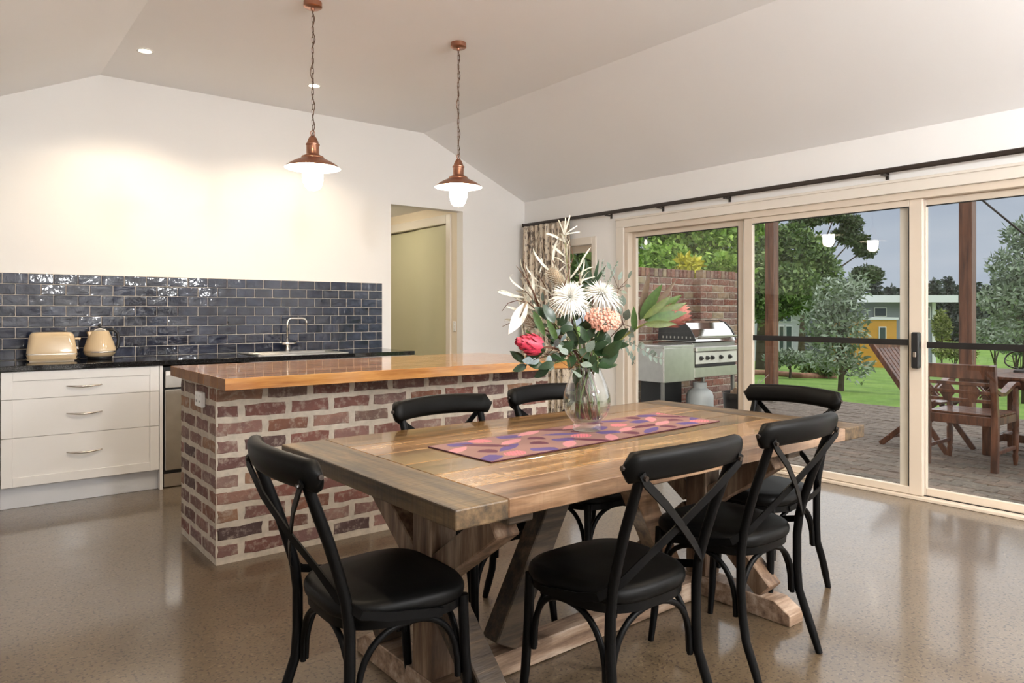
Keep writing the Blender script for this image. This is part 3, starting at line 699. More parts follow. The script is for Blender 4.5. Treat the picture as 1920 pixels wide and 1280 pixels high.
# ---------------- table runner ----------------
RL,RW=1.286,.345
o_r=thing('table_runner','mauve table runner printed with purple and maroon leaves under the vase','table runner',(1.972,2.012,TZ+.0006),math.radians(3.2))
R=random.Random(11); shapes=[]
pur=(.06,.035,.15); mar=(.07,.005,.025); pnk=(.55,.13,.17); lpk=(.42,.17,.19); bgc=(.20,.105,.090)
def put(kind,col,x,y,a,L,W): shapes.append((kind,col,x,y,math.cos(a),math.sin(a),L,W))
gx=.128; k=0
for i in range(12):
    for j in range(4):
        x=-RL/2+.04+i*gx*.93+(.055 if j%2 else 0)+R.uniform(-.015,.015); y=-RW/2+.045+j*.086+R.uniform(-.012,.012); kk=(i*3+j*2+i//3)%6
        a=R.uniform(-.5,.5)
        if kk==0: put('e',pur,x,y,a,.052,.031)
        elif kk==1: put('v',mar,x,y,a-.5,.10,.024)
        elif kk==2: put('h',mar,x,y,a+.6,.042,.034)
        elif kk==3: put('d',pnk,x,y,a,.044,.034)
        elif kk==4: put('v',lpk,x,y,a+.35,.075,.024)
        else: put('v',pur,x,y,a,.085,.022)
nx,ny=322,86; bm=BM(); cl=bm.verts.layers.float_color.new('print'); G=[]
for i in range(nx+1):
    row=[]
    for j in range(ny+1):
        x=-RL/2+RL*i/nx; y=-RW/2+RW*j/ny; col=bgc
        if i<1 or j<1 or i>nx-1 or j>ny-1: col=(.08,.006,.03)
        else:
            for kd,cc,sx,sy,ca,sa,L,W in shapes:
                dx=x-sx; dy=y-sy
                if abs(dx)>L or abs(dy)>L: continue
                u=(dx*ca+dy*sa)/L; v_=(-dx*sa+dy*ca)/W
                if kd=='e': ins=u*u*u*u+v_*v_*v_*v_<.75
                elif kd=='v': ins=abs(v_)<(1-u*u) and abs(u)<1
                elif kd=='h': ins=u*u+v_*v_<1 and u>-.35
                else: ins=u*u+v_*v_<1 and (math.sin(u*17)*math.sin(v_*13)>-.25)
                if ins: col=cc
        vv=bm.verts.new((x,y,.0028+.0006*math.sin(x*9+y*5))); vv[cl]=(*col,1); row.append(vv)
    G.append(row)
for i in range(nx):
    for j in range(ny): bm.faces.new((G[i][j],G[i+1][j],G[i+1][j+1],G[i][j+1]))
m,nt,b=newmat('printed runner cloth'); at=nd(nt,'VertexColor',layer_name='print'); 
v=coords(nt); nt.links.new(at.outputs['Color'],b.inputs['Base Color']); b.inputs['Roughness'].default_value=.75
bump(nt,b,noise(nt,v,900,1),.15,.001)
obj('printed_cloth',bm,m,o_r,True)
b2=BM(); box(b2,-RL/2-.001,RL/2+.001,-RW/2-.001,RW/2+.001,0,.0019,.0008); obj('backing',b2,simple('maroon backing',(.06,.006,.024),.8),o_r)

# ---------------- vase and bouquet ----------------
VC=Vector((1.992,2.047,TZ+.005)); FW=Vector((math.sin(TH),math.cos(TH),0)); RT=Vector((math.cos(TH),-math.sin(TH),0)); D0=VC.dot(FW)
def PT(u,v,dd=0):
    d=D0+dd; return Vector((0,0,1.2456))+FW*d+RT*((u-961.6)/FPX*d)+Vector((0,0,(585.9-v)/FPX*d))
M['vase']=glassmat('clear vase glass',(.965,.98,.97),1.62,0,2.6)
M['water']=glassmat('vase water',(.95,.96,.91),1.3)
t=thing('glass_vase','clear rounded glass vase half filled with water on the runner','vase',VC)
outer=[(0,0),(.052,0),(.056,.004),(.056,.022),(.050,.028),(.062,.040),(.080,.062),(.091,.088),(.0945,.112),(.092,.140),(.084,.168),(.072,.198),(.061,.225),(.056,.245),(.058,.262),(.063,.272)]
inner=[(.060,.272),(.055,.262),(.053,.245),(.058,.225),(.069,.198),(.081,.168),(.089,.140),(.0915,.112),(.088,.088),(.077,.063),(.058,.042),(.035,.034),(0,.033)]
b2=BM(); lathe(b2,outer+inner,48); obj('glass_body',b2,M['vase'],t,True,autos=50)
b2=BM(); lathe(b2,[(0,.034),(.034,.0345),(.057,.043),(.0765,.064),(.0875,.089),(.091,.112),(.0885,.139),(.0868,.147),(0,.147)],40); obj('water',b2,M['water'],t,True,autos=50)

M['stem_g']=simple('green stem',(.10,.15,.035),.5,var=.25); M['stem_b']=simple('brown stem',(.10,.035,.012),.5,var=.25); M['stem_y']=simple('olive stem',(.20,.20,.05),.5,var=.2)
def leafmat(name,col,back=None,rough=.4,var=.25):
    m,nt,b=newmat(name); v=coords(nt,rnd=20)
    c=ramp(nt,noise(nt,v,14,3),[(.3,[x*(1-var) for x in col]),(.7,[x*(1+var) for x in col])])
    if back: c=mixc(nt,nd(nt,'NewGeometry').outputs['Backfacing'],c,back)
    nt.links.new(c,b.inputs['Base Color']); b.inputs['Roughness'].default_value=rough; b.inputs['Subsurface Weight'].default_value=0
    return m
M['leaf_dark']=leafmat('dark glossy leaf',(.018,.045,.016),rough=.28)
M['leaf_green']=leafmat('bright protea leaf',(.042,.09,.015),rough=.4)
M['leaf_olive']=leafmat('olive protea leaf',(.080,.108,.022),rough=.45)
M['leaf_gum']=leafmat('grey green gum leaf',(.17,.22,.185),rough=.55)
M['leaf_blue']=leafmat('blue grey gum leaf',(.15,.195,.20),rough=.55)
M['leaf_silver']=leafmat('silver curled leaf',(.62,.60,.51),rough=.5)
M['leaf_brown']=leafmat('brown strap leaf',(.10,.065,.035),rough=.5)
M['petal_white']=leafmat('white petal',(.95,.95,.92),rough=.5,var=.04)
M['petal_cream']=leafmat('cream spathe',(.92,.90,.84),rough=.35,var=.05)
M['petal_pink']=leafmat('salmon flower cluster',(.74,.40,.31),rough=.7,var=.25)
M['petal_red']=leafmat('crimson protea bract',(.52,.035,.075),rough=.45,var=.35)
M['petal_rose']=leafmat('dusky pink protea bract',(.36,.13,.11),rough=.5,var=.3)
M['cone']=leafmat('brown banksia cone',(.27,.20,.13),rough=.8,var=.4)
M['seed']=leafmat('dried seed sprig',(.17,.15,.12),rough=.7)
def leafmesh(name,mat,W=.3,bend=.15,fold=.12,tip=1.0,nseg=7,curl=0,twist=0,base=.0):
    """unit-length leaf along +y, normal +z"""
    b2=BM(); rows=[]
    y=0;z=0;ang=bend*.5
    for i in range(nseg+1):
        s=i/nseg; w=W/2*max(base,(math.sin(PI*min(1,s**.8*1.0))**.8 if tip==1 else (math.sin(PI*(s**tip)))**.9)) if 0<s<1 else W/2*base
        tw=twist*s
        l=Vector((-w*math.cos(tw),y,z+w*fold-w*math.sin(tw))); r=Vector((w*math.cos(tw),y,z+w*fold+w*math.sin(tw)))
        rows.append([b2.verts.new(l),b2.verts.new((0,y,z)),b2.verts.new(r)])
        ang-= (bend+curl*s)/nseg*2; y+=math.cos(ang)/nseg; z+=math.sin(ang)/nseg
    for a,b_ in zip(rows,rows[1:]):
        for k in (0,1): b2.faces.new((a[k],a[k+1],b_[k+1],b_[k]))
    return mesh(name,b2,mat,True)
def orient(o,pos,d,up,s):
    d=Vector(d).normalized(); up=Vector(up); n=(up-d*up.dot(d)); n=n.normalized() if n.length>1e-4 else d.orthogonal().normalized(); x=d.cross(n)
    o.matrix_basis=Matrix(((x.x*s,d.x*s,n.x*s,pos[0]),(x.y*s,d.y*s,n.y*s,pos[1]),(x.z*s,d.z*s,n.z*s,pos[2]),(0,0,0,1)))
def leaf(parent,me,pos,d,L,up=(0,0,1),name='leaf'):
    o=bpy.data.objects.new(name,me); COL.objects.link(o); o.parent=parent; orient(o,pos,d,up,L); return o
fr_=random.Random(3)
stem_n=[0]
def stem(parent,head,r=.0032,mat='stem_g',mid=None,name='stem'):
    """curve from the vase floor through the neck to the head, local to VC"""
    stem_n[0]+=1; a=stem_n[0]*2.4; h=Vector(head)-VC; hz=Vector((h.x,h.y,0))
    bot=Vector((math.cos(a)*.034,math.sin(a)*.034,.046))-(hz.normalized()*.016 if hz.length>.02 else Vector()); 
    nk=Vector((math.cos(a*1.7)*.022,math.sin(a*1.7)*.022,.25))+(hz.normalized()*.022 if hz.length>.02 else Vector())
    lowm=bot.lerp(nk,.42)+Vector((math.cos(a)*.018,math.sin(a)*.018,0))
    ctrl=[bot,lowm,nk]+([Vector(mid)-VC] if mid else [nk.lerp(h,.5)+Vector((0,0,.25*hz.length*.5))])+[h]
    # catmull-rom
    P=[];c=[ctrl[0]]+ctrl+[ctrl[-1]]
    for i in range(1,len(c)-2):
        for k in range(6):
            s=k/6; p0,p1,p2,p3=c[i-1],c[i],c[i+1],c[i+2]
            P.append(.5*((2*p1)+(p2-p0)*s+(2*p0-5*p1+4*p2-p3)*s*s+(3*p1-p0-3*p2+p3)*s**3))
    P.append(ctrl[-1]); b2=BM(); tube(b2,P,[r*1.15-(.4*r*i/len(P)) for i in range(len(P))],7); obj(name,b2,M[mat],parent,True)
    return P
def flower(name,label,cat='flower',group=None): return thing(name,label,cat,VC,0,group)
# spider chrysanthemums
def mum(u,v,dd,rad,face,label,npet=150,dome=1.25):
    t=flower('chrysanthemum',label,group='white chrysanthemums in the vase'); c=PT(u,v,dd); stem(t,c-Vector(face)*.02,mat='stem_g'); b2=BM(); f=Vector(face).normalized()
    x=f.orthogonal().normalized(); y=f.cross(x)
    for i in range(npet):
        s=(i+.5)/npet; pol=math.acos(1-s*dome) ; az=i*2.39996; d=(x*math.cos(az)+y*math.sin(az))*math.sin(pol)+f*math.cos(pol)
        L=rad*(.55+.5*s)*fr_.uniform(.85,1.12); w=.0032
        q0=c-VC+d*.008; q1=c-VC+d*L*.55+f*.004; q2=c-VC+d*L-f*L*.10*s+Vector((0,0,-.012*s))
        side=d.cross(f); side=side.normalized()*w if side.length>1e-3 else x*w; n=d.cross(side).normalized()*.0014
        A=[b2.verts.new(q0-side*.5),b2.verts.new(q0+side*.5),b2.verts.new(q1-side+n),b2.verts.new(q1-n*.5),b2.verts.new(q1+side+n),b2.verts.new(q2)]
        b2.faces.new((A[0],A[1],A[4],A[3])); b2.faces.new((A[0],A[3],A[2])); b2.faces.new((A[2],A[3],A[5])); b2.faces.new((A[3],A[4],A[5]))
    p=obj('petals',b2,M['petal_white'],t,True); p['kind']='stuff'
    b2=BM(); cc=c-VC-f*.006; lathe(b2,[(0,-.012),(.008,-.010),(.012,0),(.008,.010),(0,.012)],10,cc); obj('calyx',b2,M['leaf_green'],t,True)
toc=-FW
mum(1068,558,-.07,.092,toc*.8+Vector((0,0,.45))-RT*.15,'white spider chrysanthemum, the larger bloom facing the camera')
mum(1127,553,-.02,.098,Vector((0,0,1))+RT*.25-FW*.35,'white chrysanthemum tilted upward, right of the larger bloom',170)
mum(1092,578,.0,.06,toc*.3+RT*.2+Vector((0,0,.7)),'small white chrysanthemum tucked between the two larger blooms',90)
# salmon cluster
t=flower('rice_flower','salmon pink domed flower cluster below the white blooms'); c=PT(1131,598,-.08); stem(t,c,mat='stem_g'); b2=BM(); R=random.Random(2)
for i in range(230):
    a=R.uniform(0,2*PI); rr=math.sqrt(R.random()); h=(1-rr*rr)*.030+R.uniform(-.004,.004)
    p=c-VC+RT*(math.cos(a)*rr*.068)+Vector((0,0,1))*(math.sin(a)*rr*.045+.0)-FW*(h)+Vector((0,0,-.12*rr*.05*math.cos(a)))
    s=R.uniform(.0045,.0075); q=bmesh.ops.create_icosphere(b2,subdivisions=1,radius=s,matrix=Matrix.Translation(p))
o=obj('florets',b2,M['petal_pink'],t,True); o['kind']='stuff'
b2=BM()
for i in range(8):
    a=2*PI*i/8; tube(b2,[c-VC+FW*.03+Vector((0,0,-.03)),c-VC+RT*(math.cos(a)*.05)+Vector((0,0,math.sin(a)*.03))],.0018,5)
obj('stalks',b2,M['stem_g'],t,True)
# proteas
bract=leafmesh('bract',M['petal_red'],.42,-.25,.35,1.0,6); bract2=leafmesh('bract',M['petal_rose'],.34,-.12,.3,1.0,6)
def protea(name,label,u,v,dd,axis,L,rad,me,rows,smat,core):
    t=flower(name,label); base=PT(u,v,dd); ax=Vector(axis).normalized(); stem(t,base,.005,smat); x=ax.orthogonal().normalized(); y=ax.cross(x); loc=base-VC
    b2=BM(); tube(b2,[loc+ax*(L*k) for k in (0,.15,.35,.6,.8,.9)],[rad*.35,rad*.75,rad*.85,rad*.7,rad*.4,.002],12); obj('flower_core',b2,M[core],t,True)
    for r in range(rows):
        n=9+r
        for i in range(n):
            a=2*PI*(i+.5*r)/n; rd=x*math.cos(a)+y*math.sin(a); p=loc+rd*rad*(.4+.12*(rows-r))+ax*L*.06*r
            d=ax*1.0+rd*(.42-.10*r); leaf(t,me,p,d,L*(.72+.12*r),rd*-1,'bract')
    return t,loc,ax
t,loc,ax=protea('pink_protea','crimson pink protea bloom on the left of the bouquet',1015,650,-.10,-RT*.9+Vector((0,0,.22))-FW*.25,.085,.034,bract,4,'stem_b','petal_red')
lgr=leafmesh('leaf',M['leaf_green'],.26,.1,.2); lol=leafmesh('leaf',M['leaf_olive'],.22,.12,.25,.85); ldk=leafmesh('leaf',M['leaf_dark'],.46,.2,.15); lbr=leafmesh('leaf',M['leaf_brown'],.14,.05,.2)
lst=leafmesh('leaf',M['leaf_dark'],.13,.12,.15,.8); lgm=leafmesh('leaf',M['leaf_gum'],.62,.1,.08,.9); lgb=leafmesh('leaf',M['leaf_blue'],.55,.12,.08,.9)
lsv=leafmesh('leaf',M['leaf_silver'],.055,.55,.3,1.0,12,.9,.8,.12); lsv2=leafmesh('leaf',M['leaf_silver'],.07,-.5,.3,1.0,12,-1.1,-.9,.12); lsm=leafmesh('leaf',M['leaf_gum'],.42,.1,.1)
for (u,v,du,dv,L,dd) in ((1000,583,35,75,.11,-.10),(1045,640,-25,-55,.10,-.09),(985,618,20,22,.055,-.06)):
    leaf(t,lgr,PT(u,v,dd)-VC,PT(u+du,v+dv,dd-.01)-PT(u,v,dd),L,toc)
t,loc,ax=protea('green_protea','olive protea bud with long pointed leaves reaching right',1225,600,-.06,RT*1.0+Vector((0,0,.22))-FW*.1,.135,.028,bract2,3,'stem_y','petal_rose')
for i,(u,v,u2,v2,L,me,dd) in enumerate(((1200,600,1240,533,.165,lgr,-.07),(1198,602,1218,510,.20,lbr,-.05),(1212,595,1275,518,.19,lbr,-.03),(1208,602,1282,548,.18,lgr,-.05),(1215,598,1285,568,.165,lol,-.10),(1212,602,1283,586,.16,lgr,-.11),(1210,606,1290,600,.175,lol,-.07),(1215,606,1292,598,.16,lgr,-.03),(1190,622,1188,575,.10,lgr,-.08),(1205,608,1262,607,.13,lol,-.13),(1205,598,1250,562,.14,lol,-.12))):
    leaf(t,me,PT(u,v,dd)-VC,PT(u2,v2,dd-.01)-PT(u,v,dd),L,toc+RT*fr_.uniform(-.4,.4)+Vector((0,0,fr_.uniform(-.2,.5))))
# cream spathe
t=flower('anthurium','cream white pointed spathe at the left edge of the bouquet'); c=PT(988,565,-.03); stem(t,c,.003,'stem_b'); sm=leafmesh('spathe',M['petal_cream'],.36,.12,.25,.9,9)
leaf(t,sm,c-VC,PT(957,622,-.05)-c,.15,toc+RT*.3,'spathe'); b2=BM(); tube(b2,[c-VC-FW*.01,PT(975,595,-.05)-VC],[.004,.002],7); obj('spadix',b2,M['cone'],t,True)
# banksia cones
for (u,v,u2,v2,L,lb) in ((1062,545,1030,505,.11,'grey striped banksia cone above the white blooms'),(1010,612,975,590,.09,'brown fuzzy banksia cone above the pink protea')):
    t=flower('banksia_cone',lb,group='banksia cones in the vase'); a=PT(u,v,.01); b_=PT(u2,v2,.0); stem(t,a,.004,'stem_b'); d=(b_-a).normalized(); x=d.orthogonal().normalized(); y=d.cross(x)
    b2=BM(); tube(b2,[a-VC+d*L*k for k in (0,.1,.4,.8,.97,1)],[.010,.019,.023,.024,.02,.006],14); obj('cone',b2,M['cone'],t,True)
    b2=BM()
    for i in range(220):
        s=i/220; az=i*2.39996; rd=x*math.cos(az)+y*math.sin(az); p=a-VC+d*L*(.05+.9*s)+rd*.02; tube(b2,[p,p+rd*.009+d*.012],[.0012,.0008],3,False)
    o=obj('styles',b2,M['leaf_silver'],t,False); o['kind']='stuff'
# silver curled sprays
sprays=((985,545,.03,10,'silver curled leaf spray at the far left'),(1010,515,.05,13,'silver curled leaf spray standing before the curtain'),(1035,485,.04,12,'silver curled leaf spray rising above the banksia cone'),(1062,455,.06,12,'tallest silver curled leaf spray reaching past the curtain rod'),(1000,565,-.02,6,'low silver leaf spray beside the cream spathe'),(1085,500,.02,8,'silver leaf spray behind the white blooms'))
for u,v,dd,n,lb in sprays:
    t=flower('silver_spray',lb,'foliage',group='silver leaf sprays in the vase'); c=PT(u,v,dd); stem(t,c,.0022,'stem_b')
    for i in range(n):
        a=fr_.uniform(-1.1,1.1)+(-.5 if u<1030 else 0); L=fr_.uniform(.10,.19); d=RT*math.sin(a)+Vector((0,0,math.cos(a)))+FW*fr_.uniform(-.5,.5)
        p=c-VC+Vector((0,0,-.022*i))+ (VC-c)*.03*i*.4
        leaf(t,lsv if fr_.random()<.5 else lsv2,p,d,L,toc+RT*fr_.uniform(-.8,.8))
# extra long wisps at the top and left
t=flower('grass_wisp','thin pale wispy grass blades at the top of the bouquet','foliage'); c=PT(1058,440,.05); stem(t,c,.0018,'stem_y')
for u2,v2,L in ((1075,385,.13),(1062,398,.11),(1100,410,.10),(1045,402,.10),(1105,430,.10)): leaf(t,lsv,c-VC,PT(u2,v2,.05)-c,L,toc)
t=flower('curled_twig','dark curled twig tips at the left edge of the bouquet','foliage'); c=PT(985,590,-.03); stem(t,c,.002,'stem_b'); b2=BM()
for P in (((985,590),(968,598),(955,606),(942,612)),((988,568),(970,563),(953,568),(941,583)),((1010,570),(1000,545),(985,520),(968,498)),((1050,560),(1063,520),(1075,480),(1068,455)),((1010,575),(996,540),(982,500),(984,470))):
    tube(b2,[PT(u,v,-.03+.01*i)-VC for i,(u,v) in enumerate(P)],[.0022,.0020,.0016,.001],5)
obj('twig',b2,M['stem_b'],t,True)
# dark strap leaves behind the white blooms
t=flower('strap_leaf_stem','dark strap leaves fanned out behind the white blooms','foliage'); c=PT(1112,535,.06); stem(t,c,.004,'stem_b')
for u2,v2,L in ((1082,490,.13),(1098,486,.125),(1082,512,.11),(1082,534,.09),(1122,492,.11),(1135,500,.1)): leaf(t,lst,c-VC,PT(u2,v2,.05)-c,L,toc)
# broad dark leaves
lv=(('broad dark leaf sprig hanging over the island bench at the left',((985,680,958,657),(988,684,962,695),(990,680,1000,650),(980,675,966,668),(992,672,1020,655)),-.08),
    ('broad dark leaf sprig at the lower middle left of the bouquet',((1020,690,985,675),(1030,692,1000,706),(1040,680,1010,690),(1060,675,1030,662),(1050,668,1075,640)),-.09),
    ('broad dark leaf sprig at the lower right of the bouquet',((1125,690,1160,655),(1120,688,1158,680),(1130,670,1165,640),(1118,665,1100,690),(1110,655,1140,640)),-.07),
    ('dark leaf sprig in the centre of the bouquet',((1085,640,1060,610),(1085,645,1115,615),(1080,650,1050,640),(1100,655,1128,640),(1075,620,1045,595),(1095,620,1110,590)),-.04),
    ('dark leaf sprig between the white bloom and the crimson protea',((1035,600,1005,575),(1040,605,1020,570),(1045,610,1068,590),(1030,612,1000,610),(1048,620,1075,612)),-.05),
    ('dark leaf sprig under the salmon cluster',((1150,640,1175,615),(1145,645,1130,620),(1150,650,1178,645),(1140,655,1115,645)),-.02),
    ('dark hanging leaf inside the vase neck',((1085,690,1078,722),(1090,690,1100,665),(1082,686,1060,672)),-.03),
    ('dark leaf sprig left of the salmon cluster',((1075,600,1095,575),(1085,610,1112,605),(1070,615,1050,598),(1090,625,1120,628),(1060,625,1035,618),(1080,630,1072,660)),.0),
    ('dark leaf sprig above the vase rim on the left',((1060,650,1030,640),(1065,660,1040,672),(1075,665,1068,690),(1050,645,1025,625),(1085,655,1110,672)),-.06),
    ('dark leaf sprig above the vase rim on the right',((1105,650,1135,630),(1110,660,1145,660),(1115,640,1140,610),(1100,640,1090,612),(1120,670,1140,690),(1105,668,1122,700)),-.05))
for lb,pl,dd in lv:
    t=flower('leafy_sprig',lb,'foliage',group='dark leaf sprigs in the vase'); c=PT(sum(p[0] for p in pl)/len(pl),sum(p[1] for p in pl)/len(pl),dd); stem(t,c,.0026,'stem_g')
    b2=BM()
    for u,v,u2,v2 in pl:
        a=PT(u,v,dd+fr_.uniform(-.02,.02)); e=PT(u2,v2,dd+fr_.uniform(-.04,.02)); leaf(t,ldk,a-VC,e-a,max(.05,(e-a).length*1.05),toc+Vector((0,0,fr_.uniform(.2,1.0)))+RT*fr_.uniform(-.6,.6)); tube(b2,[c-VC,a-VC],.0016,5)
    obj('twig',b2,M['stem_g'],t,True)
# eucalyptus
ev=(('blue grey gum leaf sprig beside the crimson protea',((1000,655),(1010,640),(1022,648),(1032,635),(1040,650),(1052,640),(1055,655),(1030,665),(1012,672),(1000,675)),lgb,-.10,.048),
    ('round grey gum leaf sprig hanging in front of the vase neck',((1065,665),(1088,682),(1052,678),(1100,660),(1078,695),(1040,690)),lgm,-.11,.062),
    ('grey gum leaf sprig on the right of the salmon cluster',((1165,590),(1172,600),(1160,610),(1175,620),(1168,575),(1155,565),(1182,612)),lgm,-.03,.045),
    ('fine grey leaf sprig behind the right white bloom',((1150,535),(1160,525),(1165,545),(1158,555),(1172,535),(1150,518),(1178,522),(1145,505)),lsm,.02,.035),
    ('grey gum leaf sprig in the upper left of the bouquet',((1005,575),(1015,590),(1025,580),(1018,565),(1035,575)),lsm,-.02,.045))
for lb,pl,me,dd,L in ev:
    t=flower('gum_sprig',lb,'foliage',group='gum leaf sprigs in the vase'); c=PT(sum(p[0] for p in pl)/len(pl),sum(p[1] for p in pl)/len(pl)+12,dd+.02); stem(t,c,.0022,'stem_b'); b2=BM()
    for u,v in pl:
        a=PT(u,v,dd+fr_.uniform(-.03,.03)); d=(a-c)+RT*fr_.uniform(-.03,.03)+Vector((0,0,fr_.uniform(-.03,.02))); leaf(t,me,a-VC,d,L*fr_.uniform(.8,1.15),toc+Vector((0,0,fr_.uniform(-.2,.8)))+RT*fr_.uniform(-.9,.9)); tube(b2,[c-VC,a-VC],.0012,4)
    obj('twig',b2,M['stem_b'],t,True)
# drooping small leaf strands on the right
for lb,pts,L in (('thin drooping gum strand hanging before the barbecue',((1150,645),(1180,640),(1205,655),(1225,668),(1245,672)),.026),('thin drooping gum strand beside the door jamb',((1150,640),(1172,645),(1182,665),(1190,682)),.022),('seeded twig rising at the right of the white blooms',((1125,560),(1140,530),(1150,505),(1158,488)),.014),('seeded twig with buds beside the window',((1135,550),(1132,520),(1128,500),(1130,485)),.012)):
    t=flower('fine_strand',lb,'foliage',group='fine strands in the vase'); P=[PT(u,v,-.02) for u,v in pts]; stem(t,P[0],.0016,'stem_b'); b2=BM(); tube(b2,[p-VC for p in P],.0012,4); obj('twig',b2,M['seed'],t,True)
    for a,b_ in zip(P,P[1:]):
        for k in (0,.33,.66):
            for s in (-1,1):
                q=a.lerp(b_,k); leaf(t,lsm,q-VC,Vector((0,0,s*.7-.3))+RT*fr_.uniform(-.3,.6)+FW*fr_.uniform(-.5,.5),L*fr_.uniform(.8,1.2),toc)

# ======================= outdoors =======================
GZ=-.06
def OUT(u,d): return Vector((math.sin(TH),math.cos(TH),0))*d+Vector((math.cos(TH),-math.sin(TH),0))*((u-961.6)/FPX*d)
def HZ(v,d): return 1.2456+(585.9-v)/FPX*d
def gz(x): return GZ-.05-.055*min(max(0,x-10.5),34)
# ground
M['grass']=None
m,nt,b=newmat('lawn grass'); v=coords(nt)
c=ramp(nt,noise(nt,v,1.2,5,.6),[(.3,(.11,.21,.025)),(.5,(.17,.31,.035)),(.7,(.24,.37,.06))])
c=mixc(nt,ramp(nt,noise(nt,v,14,4,.7),[(.45,(0,0,0)),(.75,(.5,.5,.5))]),c,(.10,.17,.03))
nt.links.new(c,b.inputs['Base Color']); b.inputs['Roughness'].default_value=.9; bump(nt,b,noise(nt,v,30,4,.7),.8,.03); M['grass']=m
bm=BM(); xs=[10.25,12,16,22,30,44.5,70,140]; ysn=[-60,-20,-5,0,5,10,20,60,120]; G=[[bm.verts.new((x,y,gz(x))) for y in ysn] for x in xs]
for i in range(len(xs)-1):
    for j in range(len(ysn)-1): bm.faces.new((G[i][j],G[i+1][j],G[i+1][j+1],G[i][j+1]))
for (a,b_) in ((-60,-2.5),(8.2,120)): 
    q=[bm.verts.new(p) for p in ((5.3,a,-.12),(10.25,a,-.11),(10.25,b_,-.11),(5.3,b_,-.12))]; bm.faces.new(q)
struct('ground_lawn',bm,M['grass'],'sloping green lawn beyond the patio','lawn')
# patio
bm=BM(); box(bm,XR+.2,10.3,-2.5,8.2,-.2,GZ-.012)
pat=struct('patio',bm,simple('sandy joint fill',(.115,.10,.08),.95,var=.2,vscale=20),'patio paved with worn brown clay pavers','patio')
def pavermesh(seed):
    R=random.Random(seed); b2=BM(); box(b2,-.0565,.0565,-.1145,.1145,-.04,0,.005)
    for v_ in b2.verts: v_.co+=Vector((R.uniform(-.002,.002),R.uniform(-.002,.002),R.uniform(-.0015,.0015)))
    return b2
pvm=[mesh('paver',pavermesh(i),M['paver']) for i in range(6)]
R=random.Random(4); cand=[]
for i in range(43):
    x=XR+.26+i*.118
    for j in range(46):
        y=-2.4+j*.233+(.1165 if i%2 else 0)
        d=x*math.sin(TH)+y*math.cos(TH); r=x*math.cos(TH)-y*math.sin(TH); u=961.6+FPX*r/max(d,.1)
        cand.append((0 if (1190<u<1960 and d>0) else 1,d,x,y))
cand.sort(); rest=BM()
for n_,(inv,d,x,y) in enumerate(cand):
    z=GZ+R.uniform(-.004,.003); rt=R.gauss(0,.012); e=(R.gauss(0,.008),R.gauss(0,.006),rt)
    if n_<300:
        o=link('paver',R.choice(pvm),pat,(x,y,z)); o.rotation_euler=e
    else:
        M_=Matrix.Translation((x,y,z))@Matrix.Rotation(rt,4,'Z'); merge(rest,pavermesh(R.randrange(6)),M_)
o=obj('far_pavers',rest,M['paver'],pat); o['kind']='stuff'
# patio posts and beam
def post(u,d,label):
    p=OUT(u,d); t=thing('patio_post',label,'post',(p.x,p.y,GZ),group='timber patio posts')
    b2=BM(); box(b2,-.07,.07,-.07,.07,.06,3.05,.006); obj('shaft',b2,M['post'],t)
    b2=BM(); box(b2,-.05,.05,-.05,.05,0,.06,.003); obj('steel_stirrup',b2,M['steel'],t); return p
pa=post(1447,10.5,'square brown timber patio post before the lawn, left of the shrub'); pb=post(1814,8.53,'square brown timber patio post behind the outdoor table')
t=thing('patio_beam','long dark timber beam carried by the patio posts','beam',(9.54,0,2.99))
b2=BM(); box(b2,-.06,.06,-2,8.5,.001,.22,.005); obj('beam',b2,M['post'],t)
t=thing('stay_cable','thin dark stay cable slanting down from the patio beam','cable',(9.5,3.25,2.99))
b2=BM(); p0=OUT(1838,8.45); p0.z=HZ(372,8.45); p1=OUT(1925,8.2); p1.z=HZ(443,8.2); dv=(p1-p0).normalized(); pe=p1+dv*((p1.z-GZ)/abs(dv.z)); 
tube(b2,[p0-Vector(t.location)+dv*-.25,p0-Vector(t.location),pe-Vector(t.location)],.012,6); obj('cable',b2,M['rod'],t,True)
# garden brick wall
YG=5.75
bm=BM(); box(bm,6.1,8.7,YG+.004,YG+.21,GZ-.1,1.68); box(bm,7.484,8.196,YG-.116,YG+.004,GZ-.1,1.68)
gw=struct('wall_garden',bm,M['mortar'],'recycled brick garden wall behind the barbecue','garden wall')
fo=[brickmesh(.224,seed=200+i,mat=M['brick_out']) for i in range(6)]; ho=[brickmesh(.104,seed=230+i,mat=M['brick_out']) for i in range(4)]; to=[brickmesh(.165,seed=250+i,mat=M['brick_out']) for i in range(3)]
full,half,third=fo,ho,to
for c_ in range(20):
    z=1.68-.086*c_-.043; odd=c_%2
    run((6.1,YG),(1,0),7.48-6.1,z,-.12 if odd else 0,gw,0); run((7.48,YG-.12),(1,0),.72,z,0 if odd else -.12,gw,0); run((8.2,YG),(1,0),.5,z,-.12 if odd else 0,gw,0)
    run((7.48,YG),(0,-1),.12,z,0,gw,-PI/2)
rl=brickmesh(.104,.068,.11,300,M['brick_out'])
for i in range(33):
    x=6.14+i*.0785; pier=7.48<x<8.2
    o=link('coping_brick',rl,gw,(x,YG-(.12 if pier else 0),1.735),0); o.rotation_euler=(0,PI/2,0)
